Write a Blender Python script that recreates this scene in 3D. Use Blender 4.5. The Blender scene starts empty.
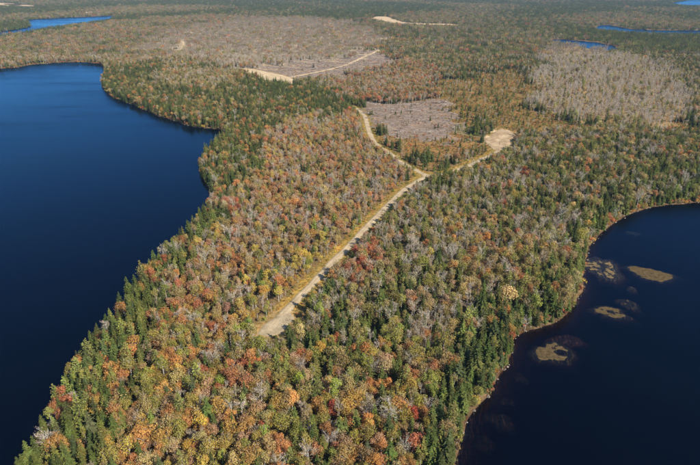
import bpy, math, random
import numpy as np
from mathutils import noise as mnoise

# ---------------------------------------------------------------- camera, sky, sun, exposure
SC = bpy.context.scene
COL = SC.collection
CAM_H = 180.0                       # metres above the lakes
LENS_PX, PITCH = 545.0, math.atan(257.5 / 545.0)
cam_data = bpy.data.cameras.new("camera")
cam_data.sensor_width = 36.0
cam_data.lens = 36.0 * LENS_PX / 700.0
cam_data.clip_start, cam_data.clip_end = 1.0, 60000.0
cam = bpy.data.objects.new("camera", cam_data)
cam.location = (0, 0, CAM_H)
cam.rotation_euler = (math.pi / 2 - PITCH, 0, 0)
COL.objects.link(cam)
SC.camera = cam

SUN_EL, SUN_AZ = math.radians(40), math.radians(134)     # azimuth clockwise from straight ahead: right, a little behind the camera
world = bpy.data.worlds.new("World")
SC.world = world
world.use_nodes = True
wn = world.node_tree
wn.nodes.clear()
sky = wn.nodes.new("ShaderNodeTexSky")
sky.sky_type = 'NISHITA'
sky.sun_disc = False
sky.sun_elevation = SUN_EL
sky.sun_rotation = SUN_AZ
sky.altitude = 150
sky.air_density, sky.dust_density, sky.ozone_density = 0.8, 0.0, 3.0
bgn = wn.nodes.new("ShaderNodeBackground")
bgn.inputs['Strength'].default_value = 0.12
out = wn.nodes.new("ShaderNodeOutputWorld")
wn.links.new(sky.outputs[0], bgn.inputs[0])
wn.links.new(bgn.outputs[0], out.inputs[0])

sun_data = bpy.data.lights.new("sun", 'SUN')
sun_data.energy = 4.4
sun_data.angle = math.radians(0.53)
sun_data.color = (1.0, 0.94, 0.82)
sun = bpy.data.objects.new("sun", sun_data)
sd = np.array([math.sin(SUN_AZ) * math.cos(SUN_EL), math.cos(SUN_AZ) * math.cos(SUN_EL), math.sin(SUN_EL)])
sun.rotation_euler = (math.pi / 2 - SUN_EL, 0, math.pi - SUN_AZ)
sun.location = tuple(sd * 400)
COL.objects.link(sun)

SC.view_settings.view_transform = 'Standard'
SC.view_settings.look = 'None'
SC.view_settings.exposure = 0.74
SC.view_settings.gamma = 1.0
SC.render.engine = 'CYCLES'
SC.cycles.max_bounces = 6
SC.cycles.diffuse_bounces = 2
SC.cycles.glossy_bounces = 2
SC.cycles.transmission_bounces = 3
SC.cycles.transparent_max_bounces = 8
SC.cycles.volume_bounces = 0

HAZE_DENSITY = 0.000035
random.seed(5)
RNG = np.random.default_rng(11)

# ---------------------------------------------------------------- the lie of the land, in metres (x right, y away, camera over 0,0)
LEFT_LAKE = [(-2300.0, 900.0), (-1400.0, 1210.0), (-1000.0, 1190.0), (-741.3, 1191.5), (-707.8, 1248.3), (-637.1, 1286.4), (-563.7, 1263.3), (-502.8, 1152.1), (-453.0, 1015.9), (-398.2, 914.9), (-326.7, 831.0), (-257.6, 754.1), (-210.9, 709.7), (-174.5, 694.2), (-155.7, 684.2), (-155.4, 646.7), (-160.4, 600.7), (-158.2, 563.6), (-149.1, 518.0), (-134.0, 483.7), (-122.0, 455.5), (-121.3, 419.2), (-124.2, 380.1), (-128.9, 346.6), (-134.3, 313.6), (-135.6, 283.1), (-137.3, 256.8), (-137.9, 238.4), (-136.7, 218.0), (-134.2, 190.2), (-132.4, 170.8), (-131.6, 158.4), (-128.0, 120.0), (-136.0, 60.0), (-150.0, -300.0), (-2300.0, -300.0)]
RIGHT_LAKE = [(60.0, -300.0), (52.0, 60.0), (44.0, 120.0), (42.2, 157.4), (47.1, 173.0), (58.8, 194.0), (70.8, 211.2), (85.0, 233.3), (93.7, 249.2), (110.6, 256.8), (128.4, 270.0), (142.0, 288.8), (153.4, 313.6), (167.9, 342.0), (189.9, 374.7), (211.9, 398.8), (238.6, 421.3), (267.2, 434.4), (296.9, 441.3), (324.5, 443.6), (363.5, 436.7), (520.0, 330.0), (900.0, 300.0), (900.0, -300.0)]
FAR_LAKES = [[(-1383.4, 1948.8), (-1211.8, 2001.9), (-1198.1, 2116.8), (-1225.4, 2245.0), (-1337.0, 2441.3), (-1413.2, 2552.3), (-1411.1, 2623.7), (-1333.3, 2686.3), (-1256.1, 2772.1), (-1205.1, 2820.5), (-1161.3, 2856.1), (-1064.7, 2611.6), (-1088.8, 2363.9), (-1119.4, 2179.1), (-1127.5, 2038.8), (-1142.3, 1882.2), (-1265.5, 1775.4)], [(935.5, 2245.0), (1027.3, 2314.9), (1033.7, 2222.6), (1030.1, 2116.8), (1112.0, 2077.1), (1244.2, 2057.8), (1457.5, 2057.8), (1360.4, 1914.9), (1165.2, 1921.6), (1040.7, 1938.6), (957.8, 1976.8), (910.1, 2057.8)], [(628.3, 1789.9), (683.9, 1747.0), (722.6, 1692.7), (745.5, 1617.1), (718.1, 1530.0), (672.4, 1498.1), (647.4, 1541.0), (626.0, 1614.7), (600.2, 1706.0)], [(2303.6, 4200.6), (2659.6, 4658.0), (2982.2, 4773.2), (3264.9, 4714.9), (2591.2, 3724.5), (2205.0, 3712.4), (2146.9, 3836.5)]]
ROADS = [('main', [(-45.3, 249.2), (-41.2, 260.9), (-30.6, 284.4), (-13.5, 323.7), (-2.2, 349.0), (12.5, 384.9), (30.4, 425.2), (50.1, 465.3), (64.4, 486.4), (74.7, 500.5)], 5.8), ('west', [(74.7, 500.5), (65.0, 518.3), (52.1, 543.8), (41.6, 575.2), (29.9, 609.9), (24.5, 653.0), (22.3, 707.0), (19.5, 757.5), (13.0, 788.4), (3.0, 814.9)], 6.0), ('east', [(70.4, 497.6), (83.8, 503.4), (95.5, 509.2), (112.4, 526.0), (137.6, 553.9), (159.5, 578.8), (173.1, 597.9), (185.1, 622.2), (192.0, 653.0)], 7.5), ('clearing', [(-114.7, 1068.0), (-64.3, 1126.8), (-31.4, 1178.3), (4.5, 1264.4), (43.7, 1380.9), (77.7, 1477.3)], 7.0), ('glade', [(-426.5, 1437.3), (-446.9, 1519.5), (-468.3, 1611.1), (-490.7, 1687.0)], 5.0)]
PATCHES = [('turning_circle', [(-51.0, 246.4), (-48.9, 254.9), (-43.2, 262.9), (-34.6, 269.1), (-31.6, 261.9), (-34.8, 254.0), (-37.8, 246.4), (-44.5, 242.8)]), ('gravel_pit', [(157.3, 618.1), (167.9, 643.9), (180.7, 666.9), (192.4, 679.0), (200.0, 674.1), (201.8, 653.0), (189.8, 626.5), (177.6, 597.9), (164.8, 582.6)]), ('sand_clearing', [(-244.5, 1165.0), (-207.2, 1165.0), (-164.7, 1126.8), (-130.6, 1090.8), (-105.0, 1046.1), (-94.9, 994.7), (-110.0, 985.0), (-143.5, 1024.9), (-193.0, 1079.3)]), ('gravel_patch', [(157.5, 443.3), (162.0, 441.0), (166.1, 431.8), (161.9, 429.6), (158.0, 436.4)]), ('far_sand_pit', [(91.9, 2552.9), (121.3, 2727.9), (164.1, 2741.3), (176.6, 2576.6), (208.1, 2424.7), (281.2, 2337.7), (413.4, 2289.2), (402.9, 2206.7), (288.4, 2233.6), (189.4, 2294.0), (138.8, 2451.5)]), ('far_field', [(-2648.8, 4231.0), (-2334.8, 4079.6), (-1968.7, 3719.3), (-1932.4, 3556.0), (-2208.5, 3719.3), (-2388.2, 3806.6)])]
ZONES = [('plateau', [(-1295.8, 1580.6), (-1008.8, 1656.1), (-1040.9, 2082.2), (-1006.1, 2466.9), (-731.7, 2858.9), (-88.5, 2585.4), (74.6, 2167.1), (99.4, 1630.2), (63.4, 1447.6), (-21.9, 1236.7), (-100.1, 1125.7), (-241.4, 1151.7), (-371.7, 1236.7), (-501.7, 1178.8), (-649.0, 1267.7), (-731.7, 1178.8), (-921.7, 1100.9)]), ('plateau_pale', [(-579.0, 1580.6), (-610.2, 2082.2), (-518.8, 2524.8), (-271.8, 2648.9), (-20.7, 2411.5), (93.4, 1930.4), (93.7, 1580.6), (29.6, 1407.9), (-33.6, 1267.7), (-114.1, 1192.8), (-238.3, 1178.8), (-332.3, 1300.3), (-445.5, 1370.2)]), ('conifer_belt', [(-516.3, 1178.8), (-371.7, 1236.7), (-236.3, 1125.7), (-87.3, 970.7), (-8.6, 951.8), (2.9, 807.6), (-19.4, 698.8), (-65.6, 709.5), (-106.6, 649.1), (-143.9, 653.8), (-186.5, 668.2), (-256.3, 732.0), (-391.7, 882.3)]), ('belt_mixed', [(-395.4, 1207.1), (-241.4, 1151.7), (-195.6, 990.4), (-219.5, 898.8), (-281.2, 915.8), (-362.3, 1010.8)]), ('peninsula_left', [(-143.9, 653.8), (-106.6, 649.1), (-66.5, 720.6), (-16.0, 720.6), (8.3, 755.7), (19.9, 668.2), (22.2, 589.3), (41.1, 538.6), (61.5, 489.2), (44.7, 457.1), (-13.3, 318.3), (-46.5, 237.3), (-67.0, 241.7), (-129.0, 307.4), (-126.8, 343.4), (-119.9, 417.3), (-137.9, 492.1), (-146.8, 574.0)]), ('cove_conifers', [(-154.2, 522.2), (-155.4, 668.2), (-108.0, 658.5), (-92.4, 574.0), (-95.1, 492.1), (-105.7, 428.4), (-125.4, 439.9)]), ('left_shore', [(-119.9, 417.3), (-99.1, 396.5), (-105.7, 343.4), (-116.0, 318.3), (-107.5, 282.8), (-104.8, 251.1), (-102.8, 228.6), (-93.9, 201.9), (-102.9, 188.5), (-106.9, 176.4), (-98.9, 148.1), (-129.4, 148.1), (-135.0, 165.3), (-131.4, 191.7), (-135.5, 232.9), (-135.0, 288.6), (-132.6, 318.3), (-122.0, 351.4)]), ('foreground', [(-107.5, 282.8), (-68.9, 251.1), (-46.1, 234.6), (-11.1, 253.0), (38.6, 251.1), (46.3, 228.6), (44.8, 188.5), (39.6, 145.8), (-97.9, 145.8), (-106.9, 176.4), (-102.9, 188.5), (-93.9, 201.9), (-102.8, 228.6)]), ('peninsula_right', [(-46.1, 234.6), (-13.1, 312.8), (62.5, 457.1), (84.3, 483.6), (117.1, 506.8), (158.5, 555.8), (165.8, 506.8), (185.8, 452.1), (178.6, 386.8), (145.3, 335.7), (109.6, 307.4), (72.5, 282.8), (48.2, 241.7), (5.1, 228.6), (-26.1, 232.9)]), ('right_shore', [(185.8, 452.1), (206.8, 417.3), (179.5, 351.4), (160.2, 321.1), (135.8, 271.6), (116.5, 253.0), (87.2, 237.3), (69.0, 205.4), (52.5, 182.3), (40.4, 150.4), (34.2, 148.1), (30.7, 165.3), (40.3, 188.5), (49.4, 216.6), (53.6, 241.7), (71.3, 277.1), (109.6, 307.4), (145.3, 335.7), (178.6, 386.8)]), ('northeast', [(161.2, 566.6), (205.0, 605.4), (257.7, 658.5), (335.7, 668.2), (439.9, 635.4), (312.8, 428.4), (258.6, 421.7), (205.8, 386.8), (190.2, 377.4), (184.1, 447.1), (164.2, 500.8)]), ('bare_mound', [(292.8, 915.8), (415.4, 1236.7), (536.8, 1489.5), (634.1, 1580.6), (654.7, 1407.9), (656.0, 1236.7), (594.2, 1010.8), (503.4, 800.8), (440.0, 698.8), (370.2, 688.3), (319.3, 720.6), (263.8, 755.7)]), ('heath', [(163.1, 1034.3), (240.8, 1126.5), (348.3, 1151.9), (313.5, 955.2), (255.8, 773.3), (291.3, 715.0), (371.4, 688.8), (457.2, 704.3), (428.5, 654.8), (339.1, 673.8), (226.9, 636.7), (188.4, 673.8), (135.4, 693.9), (127.9, 773.3)]), ('shrubs', [(27.1, 658.5), (60.0, 640.3), (126.1, 640.3), (154.2, 631.5), (162.6, 606.4), (127.0, 554.2), (95.4, 521.5), (79.9, 518.4), (63.5, 554.2), (43.0, 598.4)]), ('red_maples', [(-92.2, 1100.9), (-20.9, 1178.8), (76.5, 1236.7), (179.3, 1236.7), (163.1, 1010.8), (130.9, 836.1), (32.7, 814.6), (3.0, 836.1), (-33.7, 933.5)]), ('slash_near', [(18.3, 835.8), (138.4, 843.0), (145.8, 794.9), (140.8, 701.8), (124.1, 635.1), (94.3, 626.5), (61.7, 630.8), (34.9, 666.9), (24.4, 734.3)]), ('slash_far', [(-257.0, 1165.0), (-190.4, 1219.9), (-110.6, 1249.2), (-34.7, 1312.0), (59.3, 1541.5), (110.7, 1770.1), (181.7, 1741.5), (281.2, 1799.5), (306.9, 1661.0), (227.2, 1437.3), (138.7, 1264.4), (72.5, 1165.0), (3.8, 1056.9), (-45.2, 1004.6), (-83.4, 985.0), (-88.3, 938.9), (-143.2, 994.7)]), ('gap_trees', [(127.2, 683.7), (185.4, 715.0), (167.5, 628.0), (139.9, 619.4), (123.3, 645.6)]), ('yellow_edge', [(-63.2, 253.0), (-57.0, 280.5), (-43.1, 318.3), (-23.3, 358.1), (-9.1, 375.6), (-13.8, 335.7), (-35.6, 275.9), (-46.2, 246.4), (-56.0, 239.9)]), ('red_edge', [(-4.8, 335.7), (13.8, 379.2), (25.2, 364.9), (18.8, 323.9), (3.2, 302.2)]), ('spruce_clump', [(73.5, 568.3), (84.7, 554.2), (83.6, 531.0), (71.4, 531.0), (65.6, 554.2)]), ('spruce_clump', [(77.5, 462.2), (89.1, 472.7), (90.2, 452.1), (81.9, 432.9), (74.2, 432.9)]), ('spruce_clump', [(157.3, 693.9), (177.7, 704.3), (166.0, 636.7), (148.6, 628.0)]), ('far_orange', [(27.6, 1580.6), (290.2, 1862.2), (614.6, 1682.8), (536.8, 1489.5), (402.8, 1267.7), (294.2, 1100.9), (163.1, 1010.8), (174.9, 1236.7), (111.9, 1267.7)])]
SHOALS = [(200.4, 316.3, 12.0, 10.0, -22.0, 0.22, 'tan_oval'), (171.2, 324.5, 11.0, 17.0, -20.0, 0.02, 'dark_weed'), (153.6, 271.0, 10.5, 6.0, -8.0, 0.06, 'tan_small'), (168.8, 279.7, 5.2, 6.0, 0.0, -0.03, 'tan_round'), (107.1, 232.8, 10.5, 8.6, -18.0, 0.12, 'tan_notched'), (117.8, 243.7, 8.5, 5.0, -12.0, -0.3, 'red_sunken'), (178.8, 297.1, 3.0, 3.2, 0.0, -0.22, 'tiny_east'), (218.4, 380.1, 4.2, 3.6, 0.0, -0.1, 'tiny_north'), (66.4, 185.2, 5.8, 4.6, -5.0, -0.5, 'deep_south'), (83.9, 214.2, 3.6, 3.8, 0.0, -0.7, 'deep_mid'), (56.0, 172.5, 5.0, 5.0, -10.0, -0.8, 'deep_corner'), (73.1, 197.3, 3.0, 3.0, 0.0, -0.65, 'deep_small')]
COTTAGES = [(-1317.1, 2945.2), (-1305.2, 2976.2), (-1493.1, 2718.7), (-1588.9, 2731.8), (-1223.9, 2976.2)]
MARKS = {'lime': (-61.5, 201.9), 'pine_a': (-131.8, 207.6), 'pine_b': (-137.7, 191.7), 'spruce': (-128.7, 322.0), 'red': (-6.2, 183.6), 'gold': (-99.4, 166.4), 'orange': (-114.1, 205.4)}

# ---------------------------------------------------------------- helpers
def lin(c):
    return tuple(((v / 255.0) / 12.92 if v / 255.0 <= 0.04045 else ((v / 255.0 + 0.055) / 1.055) ** 2.4) for v in c)

def tag(o, label=None, cat=None, group=None, kind=None):
    if label: o["label"] = label
    if cat: o["category"] = cat
    if group: o["group"] = group
    if kind: o["kind"] = kind
    return o

def mesh_obj(name, v, f, mats, parent=None, midx=None, smooth=False, link=True):
    m = bpy.data.meshes.new(name)
    m.from_pydata([tuple(p) for p in v], [], f)
    for x in (mats if isinstance(mats, (list, tuple)) else [mats]): m.materials.append(x)
    if midx is not None: m.polygons.foreach_set("material_index", np.asarray(midx, dtype=np.int32))
    if smooth: m.polygons.foreach_set("use_smooth", np.ones(len(m.polygons), dtype=bool))
    m.update()
    o = bpy.data.objects.new(name, m)
    if link: COL.objects.link(o)
    if parent: o.parent = parent
    return o

def inside(poly, x, y):
    p = np.asarray(poly); c = np.zeros(x.shape, bool)
    x1, y1 = p[-1]
    for x2, y2 in p:
        if y1 != y2:
            c ^= ((y2 > y) != (y1 > y)) & (x < (x1 - x2) * (y - y2) / (y1 - y2) + x2)
        x1, y1 = x2, y2
    return c

def line_dist(pts, x, y, closed=False):
    p = list(pts) + ([pts[0]] if closed else [])
    best = np.full(x.shape, 1e12)
    for (ax, ay), (bx, by) in zip(p[:-1], p[1:]):
        dx, dy = bx - ax, by - ay
        t = np.clip(((x - ax) * dx + (y - ay) * dy) / (dx * dx + dy * dy + 1e-9), 0, 1)
        best = np.minimum(best, (x - ax - t * dx) ** 2 + (y - ay - t * dy) ** 2)
    return np.sqrt(best)

def rough_outline(pts, step, amp, seed, closed=True):
    """an outline made finer and uneven, so shores and road edges do not run in straight pieces"""
    r = np.random.default_rng(seed); p = [np.array(q, float) for q in pts]; n = len(p); res = []
    for i in range(n if closed else n - 1):
        a, b, c, d = p[(i - 1) % n] if closed or i else p[0], p[i], p[(i + 1) % n], p[(i + 2) % n] if closed or i + 2 < n else p[-1]
        L = np.linalg.norm(c - b)
        k = max(1, min(40, int(L / step)))
        if L > 500: res.append(b); continue
        for j in range(k):
            t = j / k
            q = 0.5 * (2 * b + (c - a) * t + (2 * a - 5 * b + 4 * c - d) * t * t + (3 * b - a - 3 * c + d) * t ** 3)
            res.append(q + r.normal(0, amp, 2) * (1 if j else 0.3))
    if not closed: res.append(p[-1])
    return [tuple(q) for q in res]

LAKES = [rough_outline(LEFT_LAKE, 16, 1.6, 1), rough_outline(RIGHT_LAKE, 9, 1.0, 2)] + [rough_outline(l, 60, 8, 3 + i) for i, l in enumerate(FAR_LAKES)]
ROADS = [(n, rough_outline(p, 8, 0.25, 20 + i, closed=False), w) for i, (n, p, w) in enumerate(ROADS)]

def wave(x, y):
    return (np.sin(x / 61 + 1.3 + .6 * np.sin(y / 83)) * np.sin(y / 74 + .4) + .6 * np.sin(x / 133 - y / 97 + 2) + .35 * np.sin(x / 29 + y / 41)) / 1.6

def shore_dist(x, y):
    d = np.full(x.shape, 1e9)
    for l in LAKES:
        p = np.asarray(l); m = 260
        near = (x > p[:, 0].min() - m) & (x < p[:, 0].max() + m) & (y > p[:, 1].min() - m) & (y < p[:, 1].max() + m)
        if not near.any(): continue
        xx, yy = x[near], y[near]
        q = line_dist(l, xx, yy, True)
        q = np.where(inside(l, xx, yy), -q, q)
        dn = d[near]
        d[near] = np.where(np.abs(q) < np.abs(dn), q, dn)
    return d

def warp(x, y):
    r = np.hypot(x, y); a = 3 + .014 * r; c = np.clip(.03 * (r - 450), 0, 60)
    return (x + a * (patchy(x, y, 13, .3) + .6 * patchy(x, y, 5.3, 1.9)) + c * patchy(x, y, 43, 3.1) * (y > 850),
            y + 1.5 * a * (patchy(x, y, 17, 2.7) + .6 * patchy(x, y, 6.1, .8)) + 1.4 * c * patchy(x, y, 51, .6) * (y > 850))

def patchy(x, y, s, ph=0.):
    return (np.sin(x / s + ph + 1.7 * np.sin(y / s / 1.31 + ph)) + np.sin(y / s / .87 + 2.1 * ph + 1.3 * np.sin(x / s / 1.7))) / 2

def sstep(a, b, x):
    t = np.clip((x - a) / (b - a), 0, 1); return t * t * (3 - 2 * t)

def height(x, y, d=None):
    if d is None: d = shore_dist(x, y)
    land = .12 + np.minimum(np.maximum(d, 0) * .09, 1.2) + sstep(12, 150, d) * (1.2 + 1.6 * (wave(x, y) + .6))
    mound = 5.0 * np.exp(-(((x - 330) / 170) ** 2 + ((y - 1080) / 230) ** 2))
    bed = np.maximum(d * np.where(x < 0, .30, .13), -6.5)
    return np.where(d > 0, land + mound * sstep(10, 80, d), bed)

def pix(x, y, z):
    """where a place falls in a 700 x 465 picture (only for choosing what the picture can see, and for wording labels)"""
    s, c = math.sin(PITCH), math.cos(PITCH)
    depth = np.maximum(y * c + (CAM_H - z) * s, 1e-3); down = (CAM_H - z) * c - y * s
    return 350 + LENS_PX * x / depth, 232.5 + LENS_PX * down / depth

# ---------------------------------------------------------------- materials
def mat(name):
    m = bpy.data.materials.new(name); m.use_nodes = True
    m.node_tree.nodes.clear()
    return m, m.node_tree.nodes, m.node_tree.links

def ramp(n, pts):
    e = n.color_ramp.elements
    while len(e) > len(pts): e.remove(e[-1])
    while len(e) < len(pts): e.new(1.0)
    for k, (p, c) in zip(e, pts): k.position = p; k.color = (*c, 1)

def noise(ns, ls, co, scale, detail=4, rough=.55):
    n = ns.new("ShaderNodeTexNoise"); n.inputs['Scale'].default_value = scale
    n.inputs['Detail'].default_value = detail; n.inputs['Roughness'].default_value = rough
    ls.new(co, n.inputs['Vector']); return n

def mixc(ns, ls, a, b, f, mode='MIX'):
    n = ns.new("ShaderNodeMix"); n.data_type = 'RGBA'; n.blend_type = mode
    for s, v in ((n.inputs[0], f), (n.inputs[6], a), (n.inputs[7], b)):
        if hasattr(v, 'links') or isinstance(v, bpy.types.NodeSocket): ls.new(v, s)
        else: s.default_value = v if isinstance(v, float) else (*v, 1)
    return n.outputs[2]

def leaf_material(name, gloss=.0, trans=.3):
    """the tree's own colour (one per tree) varied leaf by leaf"""
    m, ns, ls = mat(name)
    at = ns.new("ShaderNodeAttribute"); at.attribute_type = 'INSTANCER'; at.attribute_name = 'color'
    lv = ns.new("ShaderNodeAttribute"); lv.attribute_type = 'GEOMETRY'; lv.attribute_name = 'leaf'
    hs = ns.new("ShaderNodeHueSaturation")
    mr = ns.new("ShaderNodeMapRange"); mr.inputs['To Min'].default_value = .965; mr.inputs['To Max'].default_value = .535 - .0
    mr.inputs['To Min'].default_value = .477; mr.inputs['To Max'].default_value = .523
    sx = ns.new("ShaderNodeSeparateXYZ"); ls.new(lv.outputs['Vector'], sx.inputs[0])
    ls.new(sx.outputs['X'], mr.inputs['Value']); ls.new(mr.outputs[0], hs.inputs['Hue'])
    mv = ns.new("ShaderNodeMapRange"); mv.inputs['To Min'].default_value = .72; mv.inputs['To Max'].default_value = 1.28
    ls.new(sx.outputs['Y'], mv.inputs['Value']); ls.new(mv.outputs[0], hs.inputs['Value'])
    ls.new(at.outputs['Color'], hs.inputs['Color'])
    d = ns.new("ShaderNodeBsdfDiffuse"); ls.new(hs.outputs[0], d.inputs[0])
    t = ns.new("ShaderNodeBsdfTranslucent"); ls.new(hs.outputs[0], t.inputs[0])
    mx = ns.new("ShaderNodeMixShader"); mx.inputs[0].default_value = trans
    ls.new(d.outputs[0], mx.inputs[1]); ls.new(t.outputs[0], mx.inputs[2])
    o = ns.new("ShaderNodeOutputMaterial"); ls.new(mx.outputs[0], o.inputs[0])
    return m

def bark_material(name, a, b, scale=2.2):
    m, ns, ls = mat(name)
    tc = ns.new("ShaderNodeTexCoord")
    n = noise(ns, ls, tc.outputs['Object'], scale)
    r = ns.new("ShaderNodeValToRGB"); ramp(r, [(.38, a), (.62, b)]); ls.new(n.outputs[0], r.inputs[0])
    d = ns.new("ShaderNodeBsdfDiffuse"); ls.new(r.outputs[0], d.inputs[0])
    o = ns.new("ShaderNodeOutputMaterial"); ls.new(d.outputs[0], o.inputs[0])
    return m

M_LEAF = leaf_material("autumn_leaves", trans=.38)
M_NEEDLE = leaf_material("conifer_needles", trans=.2)
M_BARK = bark_material("grey_brown_bark", lin((92, 80, 68)), lin((150, 138, 122)))
M_WHITE = bark_material("white_bark", lin((128, 118, 106)), lin((214, 207, 194)), 3.0)
M_TWIG = bark_material("grey_twigs", lin((146, 130, 114)), lin((206, 192, 174)), 1.2)
M_SLASH = bark_material("weathered_slash", lin((112, 98, 86)), lin((186, 168, 152)), .35)
M_DARKBARK = bark_material("dark_conifer_bark", lin((62, 52, 44)), lin((100, 88, 76)))

def ground_material(name, attr):
    m, ns, ls = mat(name)
    g = ns.new("ShaderNodeNewGeometry"); P = g.outputs['Position']
    a = ns.new("ShaderNodeAttribute"); a.attribute_name = attr
    n1 = noise(ns, ls, P, .045, 5); n2 = noise(ns, ls, P, .55, 5, .65); n3 = noise(ns, ls, P, 2.7, 3)
    r1 = ns.new("ShaderNodeValToRGB"); ramp(r1, [(.3, (.62, .64, .60)), (.5, (1, 1, 1)), (.72, (1.32, 1.2, 1.02))]); ls.new(n1.outputs[0], r1.inputs[0])
    r2 = ns.new("ShaderNodeValToRGB"); ramp(r2, [(.28, (.55, .57, .58)), (.5, (1, 1, 1)), (.75, (1.4, 1.3, 1.2))]); ls.new(n2.outputs[0], r2.inputs[0])
    r3 = ns.new("ShaderNodeValToRGB"); ramp(r3, [(.3, (.75, .75, .75)), (.7, (1.2, 1.2, 1.2))]); ls.new(n3.outputs[0], r3.inputs[0])
    c = mixc(ns, ls, a.outputs['Color'], r1.outputs[0], 1.0, 'MULTIPLY')
    c = mixc(ns, ls, c, r2.outputs[0], 1.0, 'MULTIPLY')
    c = mixc(ns, ls, c, r3.outputs[0], 1.0, 'MULTIPLY')
    b = ns.new("ShaderNodeBump"); b.inputs['Strength'].default_value = .7; b.inputs['Distance'].default_value = .6
    ls.new(n2.outputs[0], b.inputs['Height'])
    d = ns.new("ShaderNodeBsdfDiffuse"); ls.new(c, d.inputs[0]); ls.new(b.outputs[0], d.inputs['Normal'])
    o = ns.new("ShaderNodeOutputMaterial"); ls.new(d.outputs[0], o.inputs[0])
    return m

def gravel_material(name, lo, hi, rut=None):
    m, ns, ls = mat(name)
    g = ns.new("ShaderNodeNewGeometry"); P = g.outputs['Position']
    n1 = noise(ns, ls, P, .12, 5); n2 = noise(ns, ls, P, 1.6, 5, .7)
    r = ns.new("ShaderNodeValToRGB"); ramp(r, [(.3, lo), (.7, hi)]); ls.new(n1.outputs[0], r.inputs[0])
    r2 = ns.new("ShaderNodeValToRGB"); ramp(r2, [(.3, (.72, .70, .68)), (.7, (1.2, 1.2, 1.2))]); ls.new(n2.outputs[0], r2.inputs[0])
    c = mixc(ns, ls, r.outputs[0], r2.outputs[0], 1.0, 'MULTIPLY')
    if rut:
        a = ns.new("ShaderNodeAttribute"); a.attribute_name = 'across'
        rr = ns.new("ShaderNodeValToRGB"); ramp(rr, rut); ls.new(a.outputs['Fac'], rr.inputs[0])
        c = mixc(ns, ls, c, rr.outputs[0], 1.0, 'MULTIPLY')
    b = ns.new("ShaderNodeBump"); b.inputs['Strength'].default_value = .5; b.inputs['Distance'].default_value = .25
    ls.new(n2.outputs[0], b.inputs['Height'])
    d = ns.new("ShaderNodeBsdfDiffuse"); ls.new(c, d.inputs[0]); ls.new(b.outputs[0], d.inputs['Normal'])
    o = ns.new("ShaderNodeOutputMaterial"); ls.new(d.outputs[0], o.inputs[0])
    return m

M_GROUND = ground_material("forest_floor", "soil")
RUT = [(0, (.76, .77, .70)), (.16, (.94, .93, .89)), (.3, (1.1, 1.08, 1.06)), (.5, (.92, .90, .86)), (.7, (1.1, 1.08, 1.06)), (.86, (.93, .92, .87)), (1, (.74, .75, .66))]
M_ROAD = gravel_material("road_gravel", lin((154, 136, 108)), lin((194, 174, 144)), RUT)
M_SAND = gravel_material("bare_sand", lin((170, 146, 112)), lin((206, 182, 146)))
M_PIT = gravel_material("pit_gravel", lin((142, 118, 90)), lin((192, 168, 134)))
M_TURN = gravel_material("turning_gravel", lin((146, 129, 102)), lin((184, 166, 136)))
M_FARSAND = gravel_material("pale_sand", lin((176, 148, 112)), lin((204, 178, 142)))

def water_material(name, absorb, rough, slope, body):
    """clear brown peat water: mirror by Fresnel on top, the bed seen through what the water lets pass"""
    m, ns, ls = mat(name)
    g = ns.new("ShaderNodeNewGeometry"); P = g.outputs['Position']
    mp = ns.new("ShaderNodeMapping"); mp.inputs['Rotation'].default_value = (0, 0, .5); mp.inputs['Scale'].default_value = (1, .38, 1); ls.new(P, mp.inputs[0])
    n1 = noise(ns, ls, mp.outputs[0], .55, 3, .6)
    n2 = noise(ns, ls, mp.outputs[0], .006, 3, .5)
    r2 = ns.new("ShaderNodeMapRange"); r2.inputs['From Min'].default_value = .35; r2.inputs['From Max'].default_value = .65
    r2.inputs['To Min'].default_value = slope * .25; r2.inputs['To Max'].default_value = slope; ls.new(n2.outputs[0], r2.inputs[0])
    b = ns.new("ShaderNodeBump"); b.inputs['Distance'].default_value = 1.0
    ls.new(r2.outputs[0], b.inputs['Strength']); ls.new(n1.outputs[0], b.inputs['Height'])
    fr = ns.new("ShaderNodeFresnel"); fr.inputs['IOR'].default_value = 1.333; ls.new(b.outputs[0], fr.inputs['Normal'])
    mq = ns.new("ShaderNodeMapping"); mq.inputs['Rotation'].default_value = (0, 0, -.25); mq.inputs['Scale'].default_value = (.0035, .016, 1); ls.new(P, mq.inputs[0])
    n3 = noise(ns, ls, mq.outputs[0], 1.0, 4, .55)
    r3 = ns.new("ShaderNodeMapRange"); r3.inputs['From Min'].default_value = .38; r3.inputs['From Max'].default_value = .66
    r3.inputs['To Min'].default_value = rough * .5; r3.inputs['To Max'].default_value = rough * 2.1; ls.new(n3.outputs[0], r3.inputs[0])
    gl = ns.new("ShaderNodeBsdfGlossy"); ls.new(r3.outputs[0], gl.inputs['Roughness']); gl.inputs['Color'].default_value = (.13, .38, .62, 1); ls.new(b.outputs[0], gl.inputs['Normal'])
    tr0 = ns.new("ShaderNodeBsdfTransparent"); sc_ = ns.new("ShaderNodeBsdfDiffuse"); sc_.inputs[0].default_value = (*body, 1)
    tr = ns.new("ShaderNodeAddShader"); ls.new(tr0.outputs[0], tr.inputs[0]); ls.new(sc_.outputs[0], tr.inputs[1])
    mx = ns.new("ShaderNodeMixShader"); ls.new(fr.outputs[0], mx.inputs[0]); ls.new(tr.outputs[0], mx.inputs[1]); ls.new(gl.outputs[0], mx.inputs[2])
    va = ns.new("ShaderNodeVolumeAbsorption"); va.inputs['Color'].default_value = (*absorb, 1); va.inputs['Density'].default_value = 1.0
    o = ns.new("ShaderNodeOutputMaterial"); ls.new(mx.outputs[0], o.inputs[0]); ls.new(va.outputs[0], o.inputs['Volume'])
    return m

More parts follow.
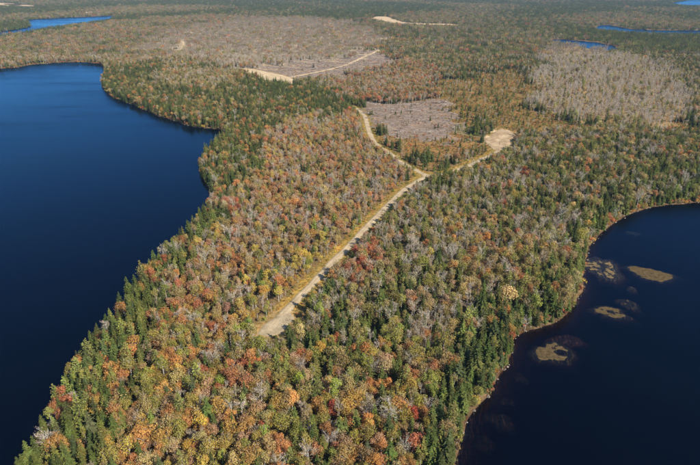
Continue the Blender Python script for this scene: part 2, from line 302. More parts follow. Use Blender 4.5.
M_WATER = water_material("lake_water", (.36, .12, .03), .15, .22, (.0001, .0003, .0014))

# ---------------------------------------------------------------- ground, water, roads
def axis(lo, a, b, hi, step, grow):
    v = list(np.arange(a, b + .1, step))
    s = step
    while v[-1] < hi: s *= grow; v.append(v[-1] + s)
    s = step; w = [a]
    while w[-1] > lo: s *= grow; w.append(w[-1] - s)
    return np.array(w[:0:-1] + v)

gx = axis(-11000, -440, 440, 11000, 4.4, 1.07)
gy = axis(-900, 110, 860, 16000, 4.4, 1.042)
X, Y = np.meshgrid(gx, gy); X, Y = X.ravel(), Y.ravel()
D = shore_dist(X, Y)
Zt = height(X, Y, D)
soil = np.tile(np.array(lin((118, 98, 68))), (len(X), 1))
far = sstep(1500, 6000, np.hypot(X, Y))[:, None]
soil = soil * (1 - far) + np.array(lin((66, 66, 46))) * far
ZP = dict(ZONES)
SOILS = dict(plateau_pale=(162, 144, 118), plateau=(122, 106, 78), bare_mound=(152, 126, 86), heath=(130, 106, 64), shrubs=(134, 106, 66), slash_near=(136, 116, 98), slash_far=(148, 128, 108),
             peninsula_right=(112, 94, 64), right_shore=(98, 84, 58), gap_trees=(126, 112, 76))
XW, YW = warp(X, Y)
SOILS['plateau_pale'] = SOILS.pop('plateau_pale')
for n, c in SOILS.items(): soil[inside(ZP[n], XW, YW)] = lin(c)
RD = np.full(X.shape, 1e9)
for n, p, w in ROADS: RD = np.minimum(RD, line_dist(p, X, Y) - w / 2)
verge = (RD < 5) & (D > 4) & (Y < 900); soil[verge] = lin((160, 132, 70))
for n, p in PATCHES:
    q = line_dist(p, X, Y, True); q[inside(p, X, Y)] = 0
    soil[(q < 5) & (Y < 1200)] = lin((158, 132, 90))
beach = (D > 0) & (D < 1.5); soil[beach] = lin((128, 104, 76))
soil[D <= 0] = lin((88, 60, 42))
nx, ny = len(gx), len(gy)
ii = np.arange((ny - 1) * nx).reshape(ny - 1, nx)[:, :-1].ravel()
quads = np.stack([ii, ii + 1, ii + nx + 1, ii + nx], 1)
gm = bpy.data.meshes.new("ground")
gm.from_pydata(np.stack([X, Y, Zt], 1).tolist(), [], quads.tolist())
ca = gm.color_attributes.new("soil", 'FLOAT_COLOR', 'POINT')
ca.data.foreach_set("color", np.concatenate([soil, np.ones((len(X), 1))], 1).astype(np.float32).ravel())
gm.polygons.foreach_set("use_smooth", np.ones(len(gm.polygons), dtype=bool))
gm.materials.append(M_GROUND); gm.update()
ground = bpy.data.objects.new("ground", gm); COL.objects.link(ground); tag(ground, kind="structure")

def water_body(name, x0, x1, y0, y1):
    z0, z1 = -9.0, 0.0
    v = [(x0, y0, z0), (x1, y0, z0), (x1, y1, z0), (x0, y1, z0), (x0, y0, z1), (x1, y0, z1), (x1, y1, z1), (x0, y1, z1)]
    f = [(3, 2, 1, 0), (4, 5, 6, 7), (0, 1, 5, 4), (1, 2, 6, 5), (2, 3, 7, 6), (3, 0, 4, 7)]
    return tag(mesh_obj(name, v, f, M_WATER), kind="structure")
water_body("lake_water", -2600, -30, -500, 1420)
water_body("lake_water", 20, 1000, -500, 470)
for l in LAKES[2:]:
    p = np.asarray(l); water_body("lake_water", p[:, 0].min() - 20, p[:, 0].max() + 20, p[:, 1].min() - 20, p[:, 1].max() + 20)

def ribbon(name, pts, w, m, lift=.16):
    """a crowned gravel road whose shoulders run down into the ground"""
    p = np.array(pts); t = np.gradient(p, axis=0); t /= np.linalg.norm(t, axis=1)[:, None]
    nrm = np.stack([-t[:, 1], t[:, 0]], 1)
    prof = [(-.62, -.45), (-.5, .0), (-.25, .05), (0, .09), (.25, .05), (.5, .0), (.62, -.45)]
    v = []; ac = []
    r = np.random.default_rng(3)
    for k in range(len(p)):
        ww = w * (1 + r.normal(0, .085))
        hc = float(height(p[k:k + 1, 0], p[k:k + 1, 1])[0])
        for s, dz in prof:
            q = p[k] + nrm[k] * s * ww
            v.append((q[0], q[1], hc + lift + dz)); ac.append(min(max(s + .5, 0), 1))
    n = len(prof)
    f = [(i * n + j, i * n + j + 1, (i + 1) * n + j + 1, (i + 1) * n + j) for i in range(len(p) - 1) for j in range(n - 1)]
    o = mesh_obj(name, v, f, m, smooth=True)
    a = o.data.attributes.new("across", 'FLOAT', 'POINT'); a.data.foreach_set("value", np.array(ac, dtype=np.float32))
    return tag(o, kind="structure")
for i, (n, p, w) in enumerate(ROADS):
    ribbon("gravel_road" if n in ("main", "west", "east") else "sand_track", p, w, M_ROAD if i < 3 else M_SAND, .16 + .012 * i)

def patch(name, pts, m, lift, bumps=0.0):
    p = rough_outline(pts, 6, .8, 8) ; a = np.array(p); c = a.mean(0); rings = 6; v = []; n = len(p)
    r = np.random.default_rng(4)
    for k in range(rings + 1):
        s = 1.06 - k / rings * 1.06 if k else 1.1
        for q in a:
            xy = c + (q - c) * max(s, .02)
            z = float(height(xy[:1], xy[1:])[0]) + (lift if k else -.6) + (r.random() * bumps if 0 < k < rings else 0)
            v.append((xy[0], xy[1], z))
    f = [(k * n + i, k * n + (i + 1) % n, (k + 1) * n + (i + 1) % n, (k + 1) * n + i) for k in range(rings) for i in range(n)]
    f.append(tuple(range(rings * n, rings * n + n)))
    return tag(mesh_obj(name, v, f, m, smooth=True), kind="structure")
PM = dict(turning_circle=M_TURN, gravel_pit=M_PIT, sand_clearing=M_SAND, sand_spur=M_SAND, gravel_patch=M_PIT, far_sand_pit=M_FARSAND, far_field=M_FARSAND)
PN = dict(turning_circle="turning_circle", gravel_pit="gravel_pit", sand_clearing="sand_clearing", sand_spur="sand_clearing", gravel_patch="gravel_patch", far_sand_pit="sand_pit", far_field="dry_field")
for n, p in PATCHES: patch(PN[n], p, PM[n], .13 if n == "turning_circle" else .30, .9 if n == "gravel_pit" else .15)

def heap(cx, cy, a, b, hh, seed, label):
    r_ = np.random.default_rng(seed); n, rings = 28, 7; v = []; z0 = float(height(np.array([cx]), np.array([cy]))[0])
    ph = r_.uniform(0, 6.28, 4)
    for k in range(rings + 1):
        s = k / rings
        for j in range(n):
            w = 6.2832 * j / n; rad = s * (1 + .2 * math.sin(2 * w + ph[0]) + .13 * math.sin(3 * w + ph[1]) + .08 * math.sin(7 * w + ph[2]))
            v.append((cx + a * rad * math.cos(w), cy + b * rad * math.sin(w), z0 - .3 + (hh + .3) * max(0, 1 - s ** 1.3) + r_.normal(0, .12) * (0 < k < rings)))
    f = [(k * n + j, (k + 1) * n + j, (k + 1) * n + (j + 1) % n, k * n + (j + 1) % n) for k in range(rings) for j in range(n)]
    return tag(mesh_obj("gravel_heap", v, f, M_PIT, smooth=True), label, "gravel heap", "heaps at the gravel pit")
pit = np.array(dict(PATCHES)["gravel_pit"]); pc = pit.mean(0)
heap(pc[0] - 6, pc[1] + 32, 10, 6, 2.2, 1, "long pale sand heap along the far edge of the gravel pit")
heap(pc[0] - 17, pc[1] + 4, 5, 6, 1.9, 2, "small low sand heap at the left edge of the gravel pit")

# ---------------------------------------------------------------- tree shapes
class Shape:
    """trunk and crown of one tree form; faces with a random leaf value each"""
    def __init__(s): s.tv, s.tf, s.cv, s.cf, s.lv, s.wv, s.wf = [], [], [], [], [], [], []
    def tube(s, pts, rad, n=5, twig=False):
        V, Fc = (s.wv, s.wf) if twig else (s.tv, s.tf)
        base = len(V)
        for k, (p, r) in enumerate(zip(pts, rad)):
            for j in range(n):
                a = 2 * math.pi * j / n; V.append((p[0] + r * math.cos(a), p[1] + r * math.sin(a), p[2]))
        for k in range(len(pts) - 1):
            for j in range(n):
                a, b = base + k * n + j, base + k * n + (j + 1) % n
                Fc.append((a, b, b + n, a + n))
    def limb(s, p, q, r0, r1, twig=False):
        V, Fc = (s.wv, s.wf) if twig else (s.tv, s.tf)
        p, q = np.array(p, float), np.array(q, float); d = q - p; d /= np.linalg.norm(d) + 1e-9
        a = np.cross(d, (.3, .2, 1)); a /= np.linalg.norm(a) + 1e-9; b = np.cross(d, a); base = len(V)
        for o, r in ((p, r0), (q, r1)):
            for k in range(3):
                t = 2.094 * k; V.append(tuple(o + r * (math.cos(t) * a + math.sin(t) * b)))
        for k in range(3): Fc.append((base + k, base + (k + 1) % 3, base + 3 + (k + 1) % 3, base + 3 + k))
    def card(s, c, nrm, u, w, h, lv, pointed=False):
        nrm = nrm / (np.linalg.norm(nrm) + 1e-9); u = u - nrm * np.dot(u, nrm); u = u / (np.linalg.norm(u) + 1e-9); v = np.cross(nrm, u)
        b = len(s.cv)
        if pointed: P = [c - v * w * .5, c + v * w * .5, c + u * h]; s.cf.append((b, b + 1, b + 2))
        else:
            P = [c + u * h * random.uniform(.35, .6) + v * w * random.uniform(-.2, .2), c + v * w * random.uniform(.35, .6), c - u * h * random.uniform(.35, .6), c - v * w * random.uniform(.35, .6)]
            s.cf.append((b, b + 1, b + 2, b + 3))
        s.cv += [tuple(p) for p in P]; s.lv.append(lv)
    def mesh(s, name, parts, mats):
        v, f, mi, lv = [], [], [], []
        for k in parts:
            V, Fc = dict(t=(s.tv, s.tf), w=(s.wv, s.wf), c=(s.cv, s.cf))[k]
            b = len(v); v += V; f += [tuple(i + b for i in q) for q in Fc]; mi += [mats.index(s.mat[k])] * len(Fc)
            lv += list(s.lv) if k == 'c' else [(.5, .5)] * len(Fc)
        m = bpy.data.meshes.new(name); m.from_pydata(v, [], f)
        for x in mats: m.materials.append(x)
        m.polygons.foreach_set("material_index", np.array(mi, dtype=np.int32))
        a = m.attributes.new("leaf", 'FLOAT_VECTOR', 'FACE')
        a.data.foreach_set("vector", np.array([(q[0], q[1], 0) for q in lv], dtype=np.float32).ravel())
        m.update(); return m

def rv(n=3): return np.array([random.gauss(0, 1) for _ in range(n)])
def unit(v): return v / (np.linalg.norm(v) + 1e-9)

def hardwood(seed, H, R, base, lobes, cards, size, bark, twigs=40, crown_h=None):
    random.seed(seed); s = Shape(); s.mat = dict(t=bark, w=M_TWIG, c=M_LEAF)
    lean = rv() * .25; lean[2] = 0
    top = H * .86
    P = [np.array([0, 0, -.5]), np.array([0, 0, H * .25]) + lean * .3, np.array([0, 0, H * .55]) + lean * .7, np.array([0, 0, top]) + lean]
    s.tube(P, [H * .017 + .05, H * .014 + .03, H * .010 + .02, .03])
    cz = (base + 1) / 2 * H; ch = (1 - base) / 2 * H
    L = []
    for k in range(lobes):
        d = unit(rv()); t = random.random() ** .5
        if k == 0: d, t = np.array([0, 0, 1.]), .8
        q = np.array([d[0] * R * .72 * t, d[1] * R * .72 * t, cz + d[2] * ch * .72 * t])
        # narrower towards the top
        L.append((q, R * random.uniform(.34, .56)))
        st = np.array([0, 0, max(H * base * .8, q[2] - R * random.uniform(.5, 1.1))])
        s.limb(st + lean * .5, q, .055, .015)
    lobe_lv = [(random.random(), random.random()) for _ in L]
    for k in range(cards):
        i = random.randrange(len(L)); q, r = L[i]
        d = unit(rv() + np.array([0, 0, .35])); rr = r * random.uniform(.55, 1.05)
        c = q + d * rr * np.array([1, 1, .85])
        if c[2] < H * base * .8: continue
        n = d + rv() * .45
        sz = size * random.uniform(.6, 1.3)
        s.card(c, n, rv(), sz, sz * random.uniform(.7, 1.2), (min(1, max(0, .6 * lobe_lv[i][0] + .4 * random.random())), min(1, max(0, .45 * lobe_lv[i][1] + .55 * random.random()))))
    for k in range(twigs):
        q, r = random.choice(L); d = unit(rv() + np.array([0, 0, .7]))
        s.limb(q - d * r * .3, q + d * r * random.uniform(.9, 1.25), .028, .012, True)
    return s

def bare(seed, H, R, base, limbs, twigs, cards, bark):
    random.seed(seed); s = Shape(); s.mat = dict(t=bark, w=M_TWIG, c=M_LEAF)
    lean = rv() * .3; lean[2] = 0; fork = random.uniform(.5, .7)
    P = [np.array([0, 0, -.5]), np.array([0, 0, H * .3]) + lean * .4, np.array([0, 0, H * .6]) + lean * .8, np.array([0, 0, H * .97]) + lean]
    s.tube(P, [H * .018 + .05, H * .015 + .04, H * .010 + .02, .02])
    tips = []
    for k in range(limbs):
        z = H * random.uniform(base, .85); a = random.random() * 6.283; ln = R * random.uniform(.6, 1.15) * (1.15 - .5 * (z / H - base))
        o = np.array([0, 0, z]) + lean * z / H
        q = o + np.array([math.cos(a) * ln, math.sin(a) * ln, ln * random.uniform(.5, 1.3)])
        q[2] = min(q[2], H * 1.02); s.limb(o, q, .04, .014); tips.append((o, q))
    for k in range(twigs):
        o, q = random.choice(tips); t = random.uniform(.3, 1); p = o + (q - o) * t
        d = unit(rv() + unit(q - o) * .8 + np.array([0, 0, .6])); s.limb(p, p + d * random.uniform(.5, 1.3), .022, .008, True)
    for k in range(cards):
        o, q = random.choice(tips); p = o + (q - o) * random.uniform(.5, 1.1) + rv() * .45
        sz = random.uniform(.25, .5); s.card(p, rv() + np.array([0, 0, .5]), rv(), sz, sz, (random.random(), random.random()))
    return s

def spruce(seed, H, R, whorls, per, base=.1):
    random.seed(seed); s = Shape(); s.mat = dict(t=M_DARKBARK, w=M_DARKBARK, c=M_NEEDLE)
    s.tube([(0, 0, -.5), (0, 0, H * .5), (0, 0, H * .98)], [H * .014 + .04, H * .008 + .03, .015])
    for k in range(whorls):
        t = k / (whorls - 1); z = H * (base + (1 - base) * (t ** .92)) * .985
        r = R * (1 - t) ** .82 * random.uniform(.82, 1.12) + .12
        a0 = random.random() * 6.28; n = max(4, int(per * (.5 + .5 * (1 - t))))
        for j in range(n):
            a = a0 + 6.283 * (j + random.uniform(-.3, .3)) / n; rr = r * random.uniform(.72, 1.12)
            dr = np.array([math.cos(a), math.sin(a), 0]); side = np.array([-dr[1], dr[0], 0])
            droop = random.uniform(.1, .34)
            tone = (random.random(), random.uniform(.15, .85))
            nseg = 2 if rr > .9 else 1
            for g in range(nseg):
                f0 = g / nseg * .8
                p0 = np.array([0, 0, z]) + dr * rr * f0 - np.array([0, 0, droop * rr * f0])
                w = rr * (.62 if g == 0 else .5) * random.uniform(.8, 1.1) + .12
                nv = np.array([0, 0, 1.]) + dr * droop + side * random.uniform(-.55, .55)
                s.card(p0, nv, dr - np.array([0, 0, droop]), w, rr * (1 - f0) + .15, (tone[0], min(1, tone[1] + .15 * g + random.uniform(-.1, .1))), True)
            # hanging side sprays
            p0 = np.array([0, 0, z]) + dr * rr * random.uniform(.35, .75)
            s.card(p0, side + rv() * .4, dr * .7 - np.array([0, 0, random.uniform(.3, .8)]), .4, rr * .4 + .25, (tone[0], tone[1] * .8), True)
    s.card(np.array([0, 0, H * .93]), np.array([1, 0, 0.]), np.array([0, 0, 1.]), .22, H * .07, (.5, .7), True)
    s.card(np.array([0, 0, H * .93]), np.array([0, 1., 0.]), np.array([0, 0, 1.]), .22, H * .07, (.5, .7), True)
    return s

def pine(seed, H, R, whorls):
    random.seed(seed); s = Shape(); s.mat = dict(t=M_DARKBARK, w=M_DARKBARK, c=M_NEEDLE)
    s.tube([(0, 0, -.5), (0, 0, H * .5), (0, 0, H * .97)], [H * .016 + .05, H * .011 + .03, .03])
    for k in range(whorls):
        t = k / (whorls - 1); z = H * (.22 + .74 * t); r = R * (1.02 - t) ** .55 * random.uniform(.8, 1.15)
        n = random.choice((5, 6, 7)); a0 = random.random() * 6.28
        for j in range(n):
            a = a0 + 6.283 * (j + random.uniform(-.2, .2)) / n; rr = r * random.uniform(.65, 1.15)
            dr = np.array([math.cos(a), math.sin(a), random.uniform(.1, .4)])
            o = np.array([0, 0, z]); q = o + dr * rr; s.limb(o, q, .05, .015)
            tone = (random.random(), random.random())
            for g in range(int(5 + rr * 3.2)):
                p = o + dr * rr * random.uniform(.35, 1.08) + rv() * .16 * rr * np.array([1, 1, .35])
                s.card(p, np.array([0, 0, 1.]) + rv() * .5, rv() + dr, .45, random.uniform(.45, .8), (tone[0], .4 * tone[1] + .6 * random.random()))
    for g in range(10): s.card(np.array([0, 0, H * random.uniform(.9, 1)]) + rv() * .2, rv(), rv() + np.array([0, 0, 1.]), .4, .6, (.5, random.random()))
    return s

def shrub(seed, H, R, cards):
    random.seed(seed); s = Shape(); s.mat = dict(t=M_BARK, w=M_BARK, c=M_LEAF)
    for k in range(5):
        a = random.random() * 6.28; s.limb((0, 0, -.2), (math.cos(a) * R * .6, math.sin(a) * R * .6, H * random.uniform(.5, .9)), .04, .015)
    L = [(np.array([random.uniform(-.55, .55) * R, random.uniform(-.55, .55) * R, H * random.uniform(.4, .72)]), R * random.uniform(.35, .55)) for _ in range(5)]
    for k in range(cards):
        q, r = random.choice(L); d = unit(rv() + np.array([0, 0, .4])); sz = random.uniform(.22, .45)
        s.card(q + d * r * random.uniform(.5, 1), d + rv() * .5, rv(), sz, sz, (random.random(), random.random()))
    return s

def clump(seed, kind):
    """a handful of trees far away, as one small stand"""
    random.seed(seed); S = Shape(); S.mat = dict(t=M_DARKBARK if kind == 'c' else M_TWIG, w=M_BARK, c=M_NEEDLE if kind == 'c' else M_LEAF)
    for k in range(6):
        a = 6.28 * (k + random.random() * .7) / 6; r = 6.0 * random.uniform(.25, 1); o = np.array([math.cos(a) * r, math.sin(a) * r, 0])
        H = random.uniform(7.5, 12.5); tone = (random.random(), random.random())
        S.limb(o + np.array([0, 0, -1.]), o + np.array([0, 0, H * .9]), .2 if kind == 'c' else .24, .04)
        if kind == 'c':
            for j in range(20):
                t = random.random() ** 1.3; rr = 2.1 * (1 - t) + .25; b = random.random() * 6.28; dr = np.array([math.cos(b), math.sin(b), -.35])
                S.card(o + np.array([0, 0, H * (.12 + .86 * t)]), np.array([0, 0, 1.]) + dr * .5 + rv() * .3, dr, rr * .9 + .3, rr + .3, (tone[0], .5 * tone[1] + .5 * random.random()), True)
        else:
            n = 34 if kind == 'h' else 16
            for j in range(n):
                d = unit(rv() + np.array([0, 0, .3])); sz = random.uniform(.8, 1.5) if kind == 'h' else random.uniform(.4, .8)
                S.card(o + np.array([0, 0, H * .64]) + d * np.array([2.4, 2.4, H * .34]) * random.uniform(.5, 1), d + rv() * .5, rv(), sz, sz, (tone[0], .5 * tone[1] + .5 * random.random()))
            if kind == 'b':
                for j in range(26):
                    d = unit(rv() + np.array([0, 0, .8])); p = o + np.array([0, 0, H * random.uniform(.4, .8)])
                    S.limb(p, p + d * 2.6, .07, .03, True)
    return S

FORMS = dict(
    spruce=[spruce(100 + i, H, R, w, p, b) for i, (H, R, w, p, b) in enumerate([(12, 2.4, 16, 8, .08), (12, 2.0, 15, 8, .14), (12, 2.8, 17, 9, .05), (12, 2.2, 14, 8, .2)])],
    pine=[pine(200 + i, 14, R, w) for i, (R, w) in enumerate([(3.2, 9), (3.7, 10), (2.9, 10)])],
    maple=[hardwood(300 + i, 10, R, b, l, 1150, .46, bk) for i, (R, b, l, bk) in enumerate([(3.5, .26, 11, M_BARK), (3.9, .3, 13, M_BARK), (3.1, .22, 10, M_BARK), (3.6, .32, 12, M_WHITE), (4.1, .3, 14, M_BARK)])],
    birch=[hardwood(400 + i, 11, R, b, l, c, .44, M_WHITE, 60) for i, (R, b, l, c) in enumerate([(2.6, .34, 9, 690), (3.0, .38, 10, 640), (2.4, .3, 9, 720), (2.8, .36, 9, 560)])],
    bare=[bare(500 + i, 10.5, R, b, l, 300, c, bk) for i, (R, b, l, c, bk) in enumerate([(2.3, .4, 15, 110, M_WHITE), (2.7, .45, 16, 150, M_WHITE), (2.0, .4, 13, 60, M_WHITE), (2.6, .36, 16, 190, M_TWIG)])],
    shrub=[shrub(600 + i, 1.8, R, 110) for i, R in enumerate((1.2, 1.5, 1.0))],
)
CLUMPS = dict(conifer=[clump(700 + i, 'c') for i in range(4)], hardwood=[clump(720 + i, 'h') for i in range(4)], leafless=[clump(740 + i, 'b') for i in range(4)])

def form_meshes(name, s):
    tm = [s.mat['t']]; tparts = 't' + ('w' if s.wf else '')
    if s.wf and s.mat['w'] not in tm: tm.append(s.mat['w'])
    trunk = s.mesh(name + "_trunk", tparts, tm)
    crown = s.mesh(name + "_crown", 'c', [s.mat['c']])
    allm = list(dict.fromkeys([s.mat['t'], s.mat['w'], s.mat['c']]))
    whole = s.mesh(name + "_whole", tparts + 'c', allm)
    return trunk, crown, whole

MESH = {k: [form_meshes("%s_%d" % (k, i), s) for i, s in enumerate(v)] for k, v in FORMS.items()}
CMESH = {k: [form_meshes("%s_stand_%d" % (k, i), s)[2] for i, s in enumerate(v)] for k, v in CLUMPS.items()}

# ---------------------------------------------------------------- what grows where
C = {k: lin(v) for k, v in dict(
    orange=(196, 140, 76), rust=(182, 112, 74), red=(176, 82, 60), pink=(180, 144, 116), tan=(174, 154, 102), brown=(148, 126, 82), gold=(186, 156, 68), yellow=(198, 174, 74),
    olive=(142, 138, 66), lime=(152, 162, 68), grey=(170, 160, 142), spruce=(98, 104, 54), deep=(80, 88, 48), fresh=(116, 118, 60), pine=(134, 132, 70), blue=(92, 98, 62)).items()}
for k in ("orange", "rust", "red", "pink", "gold", "yellow", "brown", "grey"):
    C[k] = tuple(.86 * a + .14 * b for a, b in zip(C[k], lin((184, 152, 104))))
W = {  # share of each kind, leaf colours, height factor, share of spots taken
    "default":        (dict(spruce=.66, maple=.13, birch=.11, bare=.10), dict(tan=2, brown=4, olive=2, orange=1.5, rust=1, pink=1), dict(olive=2, tan=3, gold=.6), .92, .9),
    "plateau":        (dict(spruce=.26, maple=.30, birch=.24, bare=.20), dict(tan=2, brown=4, orange=2, pink=2.6, rust=.8, olive=1), dict(tan=2, olive=3.4, brown=2, pink=1, gold=.4), .92, .95),
    "plateau_pale":   (dict(spruce=.03, maple=.17, birch=.10, bare=.70), dict(tan=2, brown=3, orange=2, pink=2, rust=.6, olive=1), dict(tan=2, olive=3, brown=1), .95, .72),
    "conifer_belt":   (dict(spruce=.80, maple=.10, birch=.08, bare=.02), dict(tan=1, orange=1.5, rust=.6, red=.2, brown=1), dict(olive=4, tan=1.5, gold=.8), 1.0, .95),
    "belt_mixed":     (dict(spruce=.3, maple=.3, birch=.25, bare=.15), dict(tan=3, brown=2, orange=1, rust=.5), dict(olive=3, tan=2), .95, .95),
    "peninsula_left": (dict(spruce=.09, maple=.40, birch=.27, bare=.24), dict(orange=4, pink=3, rust=2.2, tan=2.2, brown=.8, red=.2), dict(gold=1.8, yellow=.8, tan=2.8, olive=1.6), 1.0, .97),
    "cove_conifers":  (dict(spruce=.68, maple=.18, birch=.11, bare=.03), dict(orange=2, rust=1.2, tan=1.4), dict(olive=3, tan=1), 1.02, .97),
    "left_shore":     (dict(spruce=.66, pine=.08, maple=.15, birch=.07, bare=.04), dict(orange=2, rust=1.2, tan=1, gold=1, red=.2, olive=1), dict(olive=3, gold=1), 1.02, .97),
    "foreground":     (dict(spruce=.12, pine=.04, maple=.55, birch=.18, bare=.11), dict(orange=3.4, gold=2.0, rust=1.9, tan=2.2, pink=1.5, olive=2.8, brown=.8, red=.35, lime=.4), dict(olive=3.4, gold=1.6, yellow=.6, tan=1.4, lime=.8), 1.0, .98),
    "peninsula_right": (dict(spruce=.30, maple=.23, birch=.25, bare=.22), dict(tan=3.6, brown=2, orange=1.5, rust=1.3, pink=.8, olive=2.4, red=.1), dict(olive=4.4, tan=2.4, gold=.9, lime=.2), 1.04, .88),
    "right_shore":    (dict(spruce=.72, pine=.04, maple=.11, birch=.10, bare=.03), dict(tan=2, orange=1.8, rust=1, brown=1, red=.15, olive=1), dict(olive=3.6, tan=1.6, gold=.8), 1.04, .95),
    "northeast":      (dict(spruce=.50, pine=.03, maple=.18, birch=.17, bare=.12), dict(tan=3, brown=1.6, orange=1.4, rust=1, red=.15, olive=1), dict(olive=3.6, tan=2), 1.02, .92),
    "bare_mound":     (dict(spruce=.03, maple=.05, birch=.17, bare=.75), dict(tan=3, brown=2), dict(tan=3, olive=2), 1.32, .40),
    "heath":          (dict(spruce=.50, birch=.3, bare=.2), dict(tan=1), dict(olive=3, gold=1), .6, .17),
    "shrubs":         (dict(spruce=.6, birch=.25, bare=.15), dict(tan=1), dict(olive=1), .5, .16),
    "red_maples":     (dict(spruce=.22, maple=.40, birch=.2, bare=.18), dict(rust=3, pink=2.6, orange=2, tan=2, brown=1.6, red=.4), dict(tan=2, olive=2.4), .85, .92),
    "slash_near":     (dict(spruce=.4, bare=.6), dict(tan=1), dict(tan=1), .5, .022),
    "slash_far":      (dict(spruce=.3, bare=.7), dict(tan=1), dict(tan=1), .6, .014),
    "gap_trees":      (dict(spruce=.45, bare=.35, birch=.2), dict(tan=1), dict(olive=1), .7, .35),
    "yellow_edge":    (dict(birch=.6, maple=.2, bare=.14, spruce=.06), dict(gold=2, orange=1, yellow=1.4, lime=.6), dict(yellow=2, gold=2, lime=1, olive=1), .95, .98),
    "red_edge":       (dict(birch=.15, maple=.55, bare=.15, spruce=.15), dict(red=1.4, rust=2.4, pink=1.4, orange=1), dict(olive=1, tan=1), .95, .95),
    "spruce_clump":   (dict(spruce=.95, birch=.05), dict(tan=1), dict(olive=1), 1.0, 1.0),
    "far_orange":     (dict(spruce=.62, maple=.16, birch=.14, bare=.08), dict(rust=1.5, brown=3, tan=2, orange=1.4), dict(olive=2, tan=2), .9, .92),
}
ZN = ["default"] + [n for n, _ in ZONES]
def zone_of(x, y):
    z = np.zeros(x.shape, int); x, y = warp(x, y)
    for i, (n, p) in enumerate(ZONES): z[inside(p, x, y)] = i + 1
    return z
def clear_of(x, y):
    """metres to the nearest road edge, to the nearest sand or gravel patch"""
    r = np.full(x.shape, 1e9); q = np.full(x.shape, 1e9); side = np.zeros(x.shape)
    for n, p, w in ROADS: r = np.minimum(r, line_dist(p, x, y) - w / 2)
    for n, p in PATCHES: q = np.minimum(q, np.where(inside(p, x, y), 0, line_dist(p, x, y, True)))
    return r, q
def road_shade(x, y):
    """how close the road lies just beyond a spot, seen from the south-east side: that side is kept wider"""
    r = np.full(x.shape, 1e9)
    for n, p, w in ROADS[:3]: r = np.minimum(r, line_dist(p, x - 5.5, y + 4.5) - w / 2)
    return r

def spots(y0, y1, step, jit, margin=70):
    ys = np.arange(y0, y1, step); res = []
    for k, yy in enumerate(ys):
        half = (yy * math.cos(PITCH) + CAM_H * math.sin(PITCH)) * (350 + margin) / LENS_PX
        xs = np.arange(-half, half, step) + (step / 2 if k % 2 else 0)
        res.append(np.stack([xs, np.full(xs.shape, yy)], 1))
    a = np.concatenate(res); a += RNG.uniform(-jit, jit, a.shape) * step
    return a[:, 0], a[:, 1]

def pick(keys, wts, u):
    c = np.cumsum(np.array(wts, float)); return [keys[i] for i in np.minimum(np.searchsorted(c / c[-1], u), len(keys) - 1)]

def grow(x, y, d, zn):
    """kind, leaf colour and size of the tree on each spot"""
    n = len(x); kind = np.empty(n, object); cname = np.empty(n, object); hf = np.ones(n)
    u, u2 = RNG.random(n), RNG.random(n)
    pt = patchy(x, y, 23, .7) * .5 + patchy(x, y, 61, 2.2) * .5         # spruces stand in groups
    ptc = patchy(x, y, 17, 4.1)
    for i, nm in enumerate(ZN):
        m = np.where(zn == i)[0]
        if not len(m): continue
        mix, mp, bp, h, dens = W[nm]
        w = np.array([[v * (math.exp(0)) for v in mix.values()]] * len(m))
        keys = list(mix)
        if 'spruce' in keys: w[:, keys.index('spruce')] *= np.exp(1.15 * pt[m])
        if 'bare' in keys: w[:, keys.index('bare')] *= np.exp(.9 * ptc[m])
        cw = np.cumsum(w, 1); cw /= cw[:, -1:]
        ki = (u[m][:, None] > cw).sum(1)
        kind[m] = np.array(keys, object)[np.minimum(ki, len(keys) - 1)]
        uu = (u2[m] + .55 * patchy(x[m], y[m], 19, 1.2) + .3 * patchy(x[m], y[m], 47, 5.2)) % 1.0
        cm = np.array(pick(list(mp), list(mp.values()), uu), object)
        cb = np.array(pick(list(bp), list(bp.values()), uu), object)
        cname[m] = cm
        b = kind[m] == 'birch'; cname[m[b]] = cb[b]
        hf[m] = h
    s = kind == 'spruce'; cname[s] = np.array(['spruce', 'deep', 'fresh', 'blue'], object)[RNG.choice(4, s.sum(), p=[.45, .25, .2, .1])]
    cname[kind == 'pine'] = 'pine'
    b = kind == 'bare'; cname[b] = np.array(['grey', 'tan', 'brown', 'pink'], object)[RNG.choice(4, b.sum(), p=[.4, .3, .15, .15])]
    hf = hf * np.clip(RNG.normal(1, .2, n), .5, 1.5)
    return kind, cname, hf

def tint(cname, n):
    c = np.array([C[k] for k in cname]).reshape(-1, 3)
    c = c * np.exp(RNG.normal(0, .16, (n, 1))) * np.exp(RNG.normal(0, .055, (n, 3)))
    return np.clip(c, .005, .8)

# near and middle distance: tree by tree
x, y = spots(120, 1330, 4.05, .46)
d = shore_dist(x, y); r, q = clear_of(x, y); zn = zone_of(x, y)
z = height(x, y, d)
px, py = pix(x, y, z + 5)
dens = np.array([W[n][4] for n in ZN])[zn]
keep = (d > .5) & (r > 4.2) & (q > 3) & ((y > 320) | (clear_of(x - 5, y + 5)[1] > 3) & (clear_of(x - 2, y + 11)[1] > 2)) & (road_shade(x, y) > -1.2) & (RNG.random(len(x)) < dens) & (py < 560) & (py > -30)
keep &= ~((zn == ZN.index("plateau")) & (RNG.random(len(x)) < .12))
x, y, z, d, r, zn = x[keep], y[keep], z[keep], d[keep], r[keep], zn[keep]
KIND, CN, HF = grow(x, y, d, zn)
near_edge = np.minimum(1, .62 + .05 * np.maximum(0, np.minimum(r - 4, d + 4)))
HF = HF * near_edge
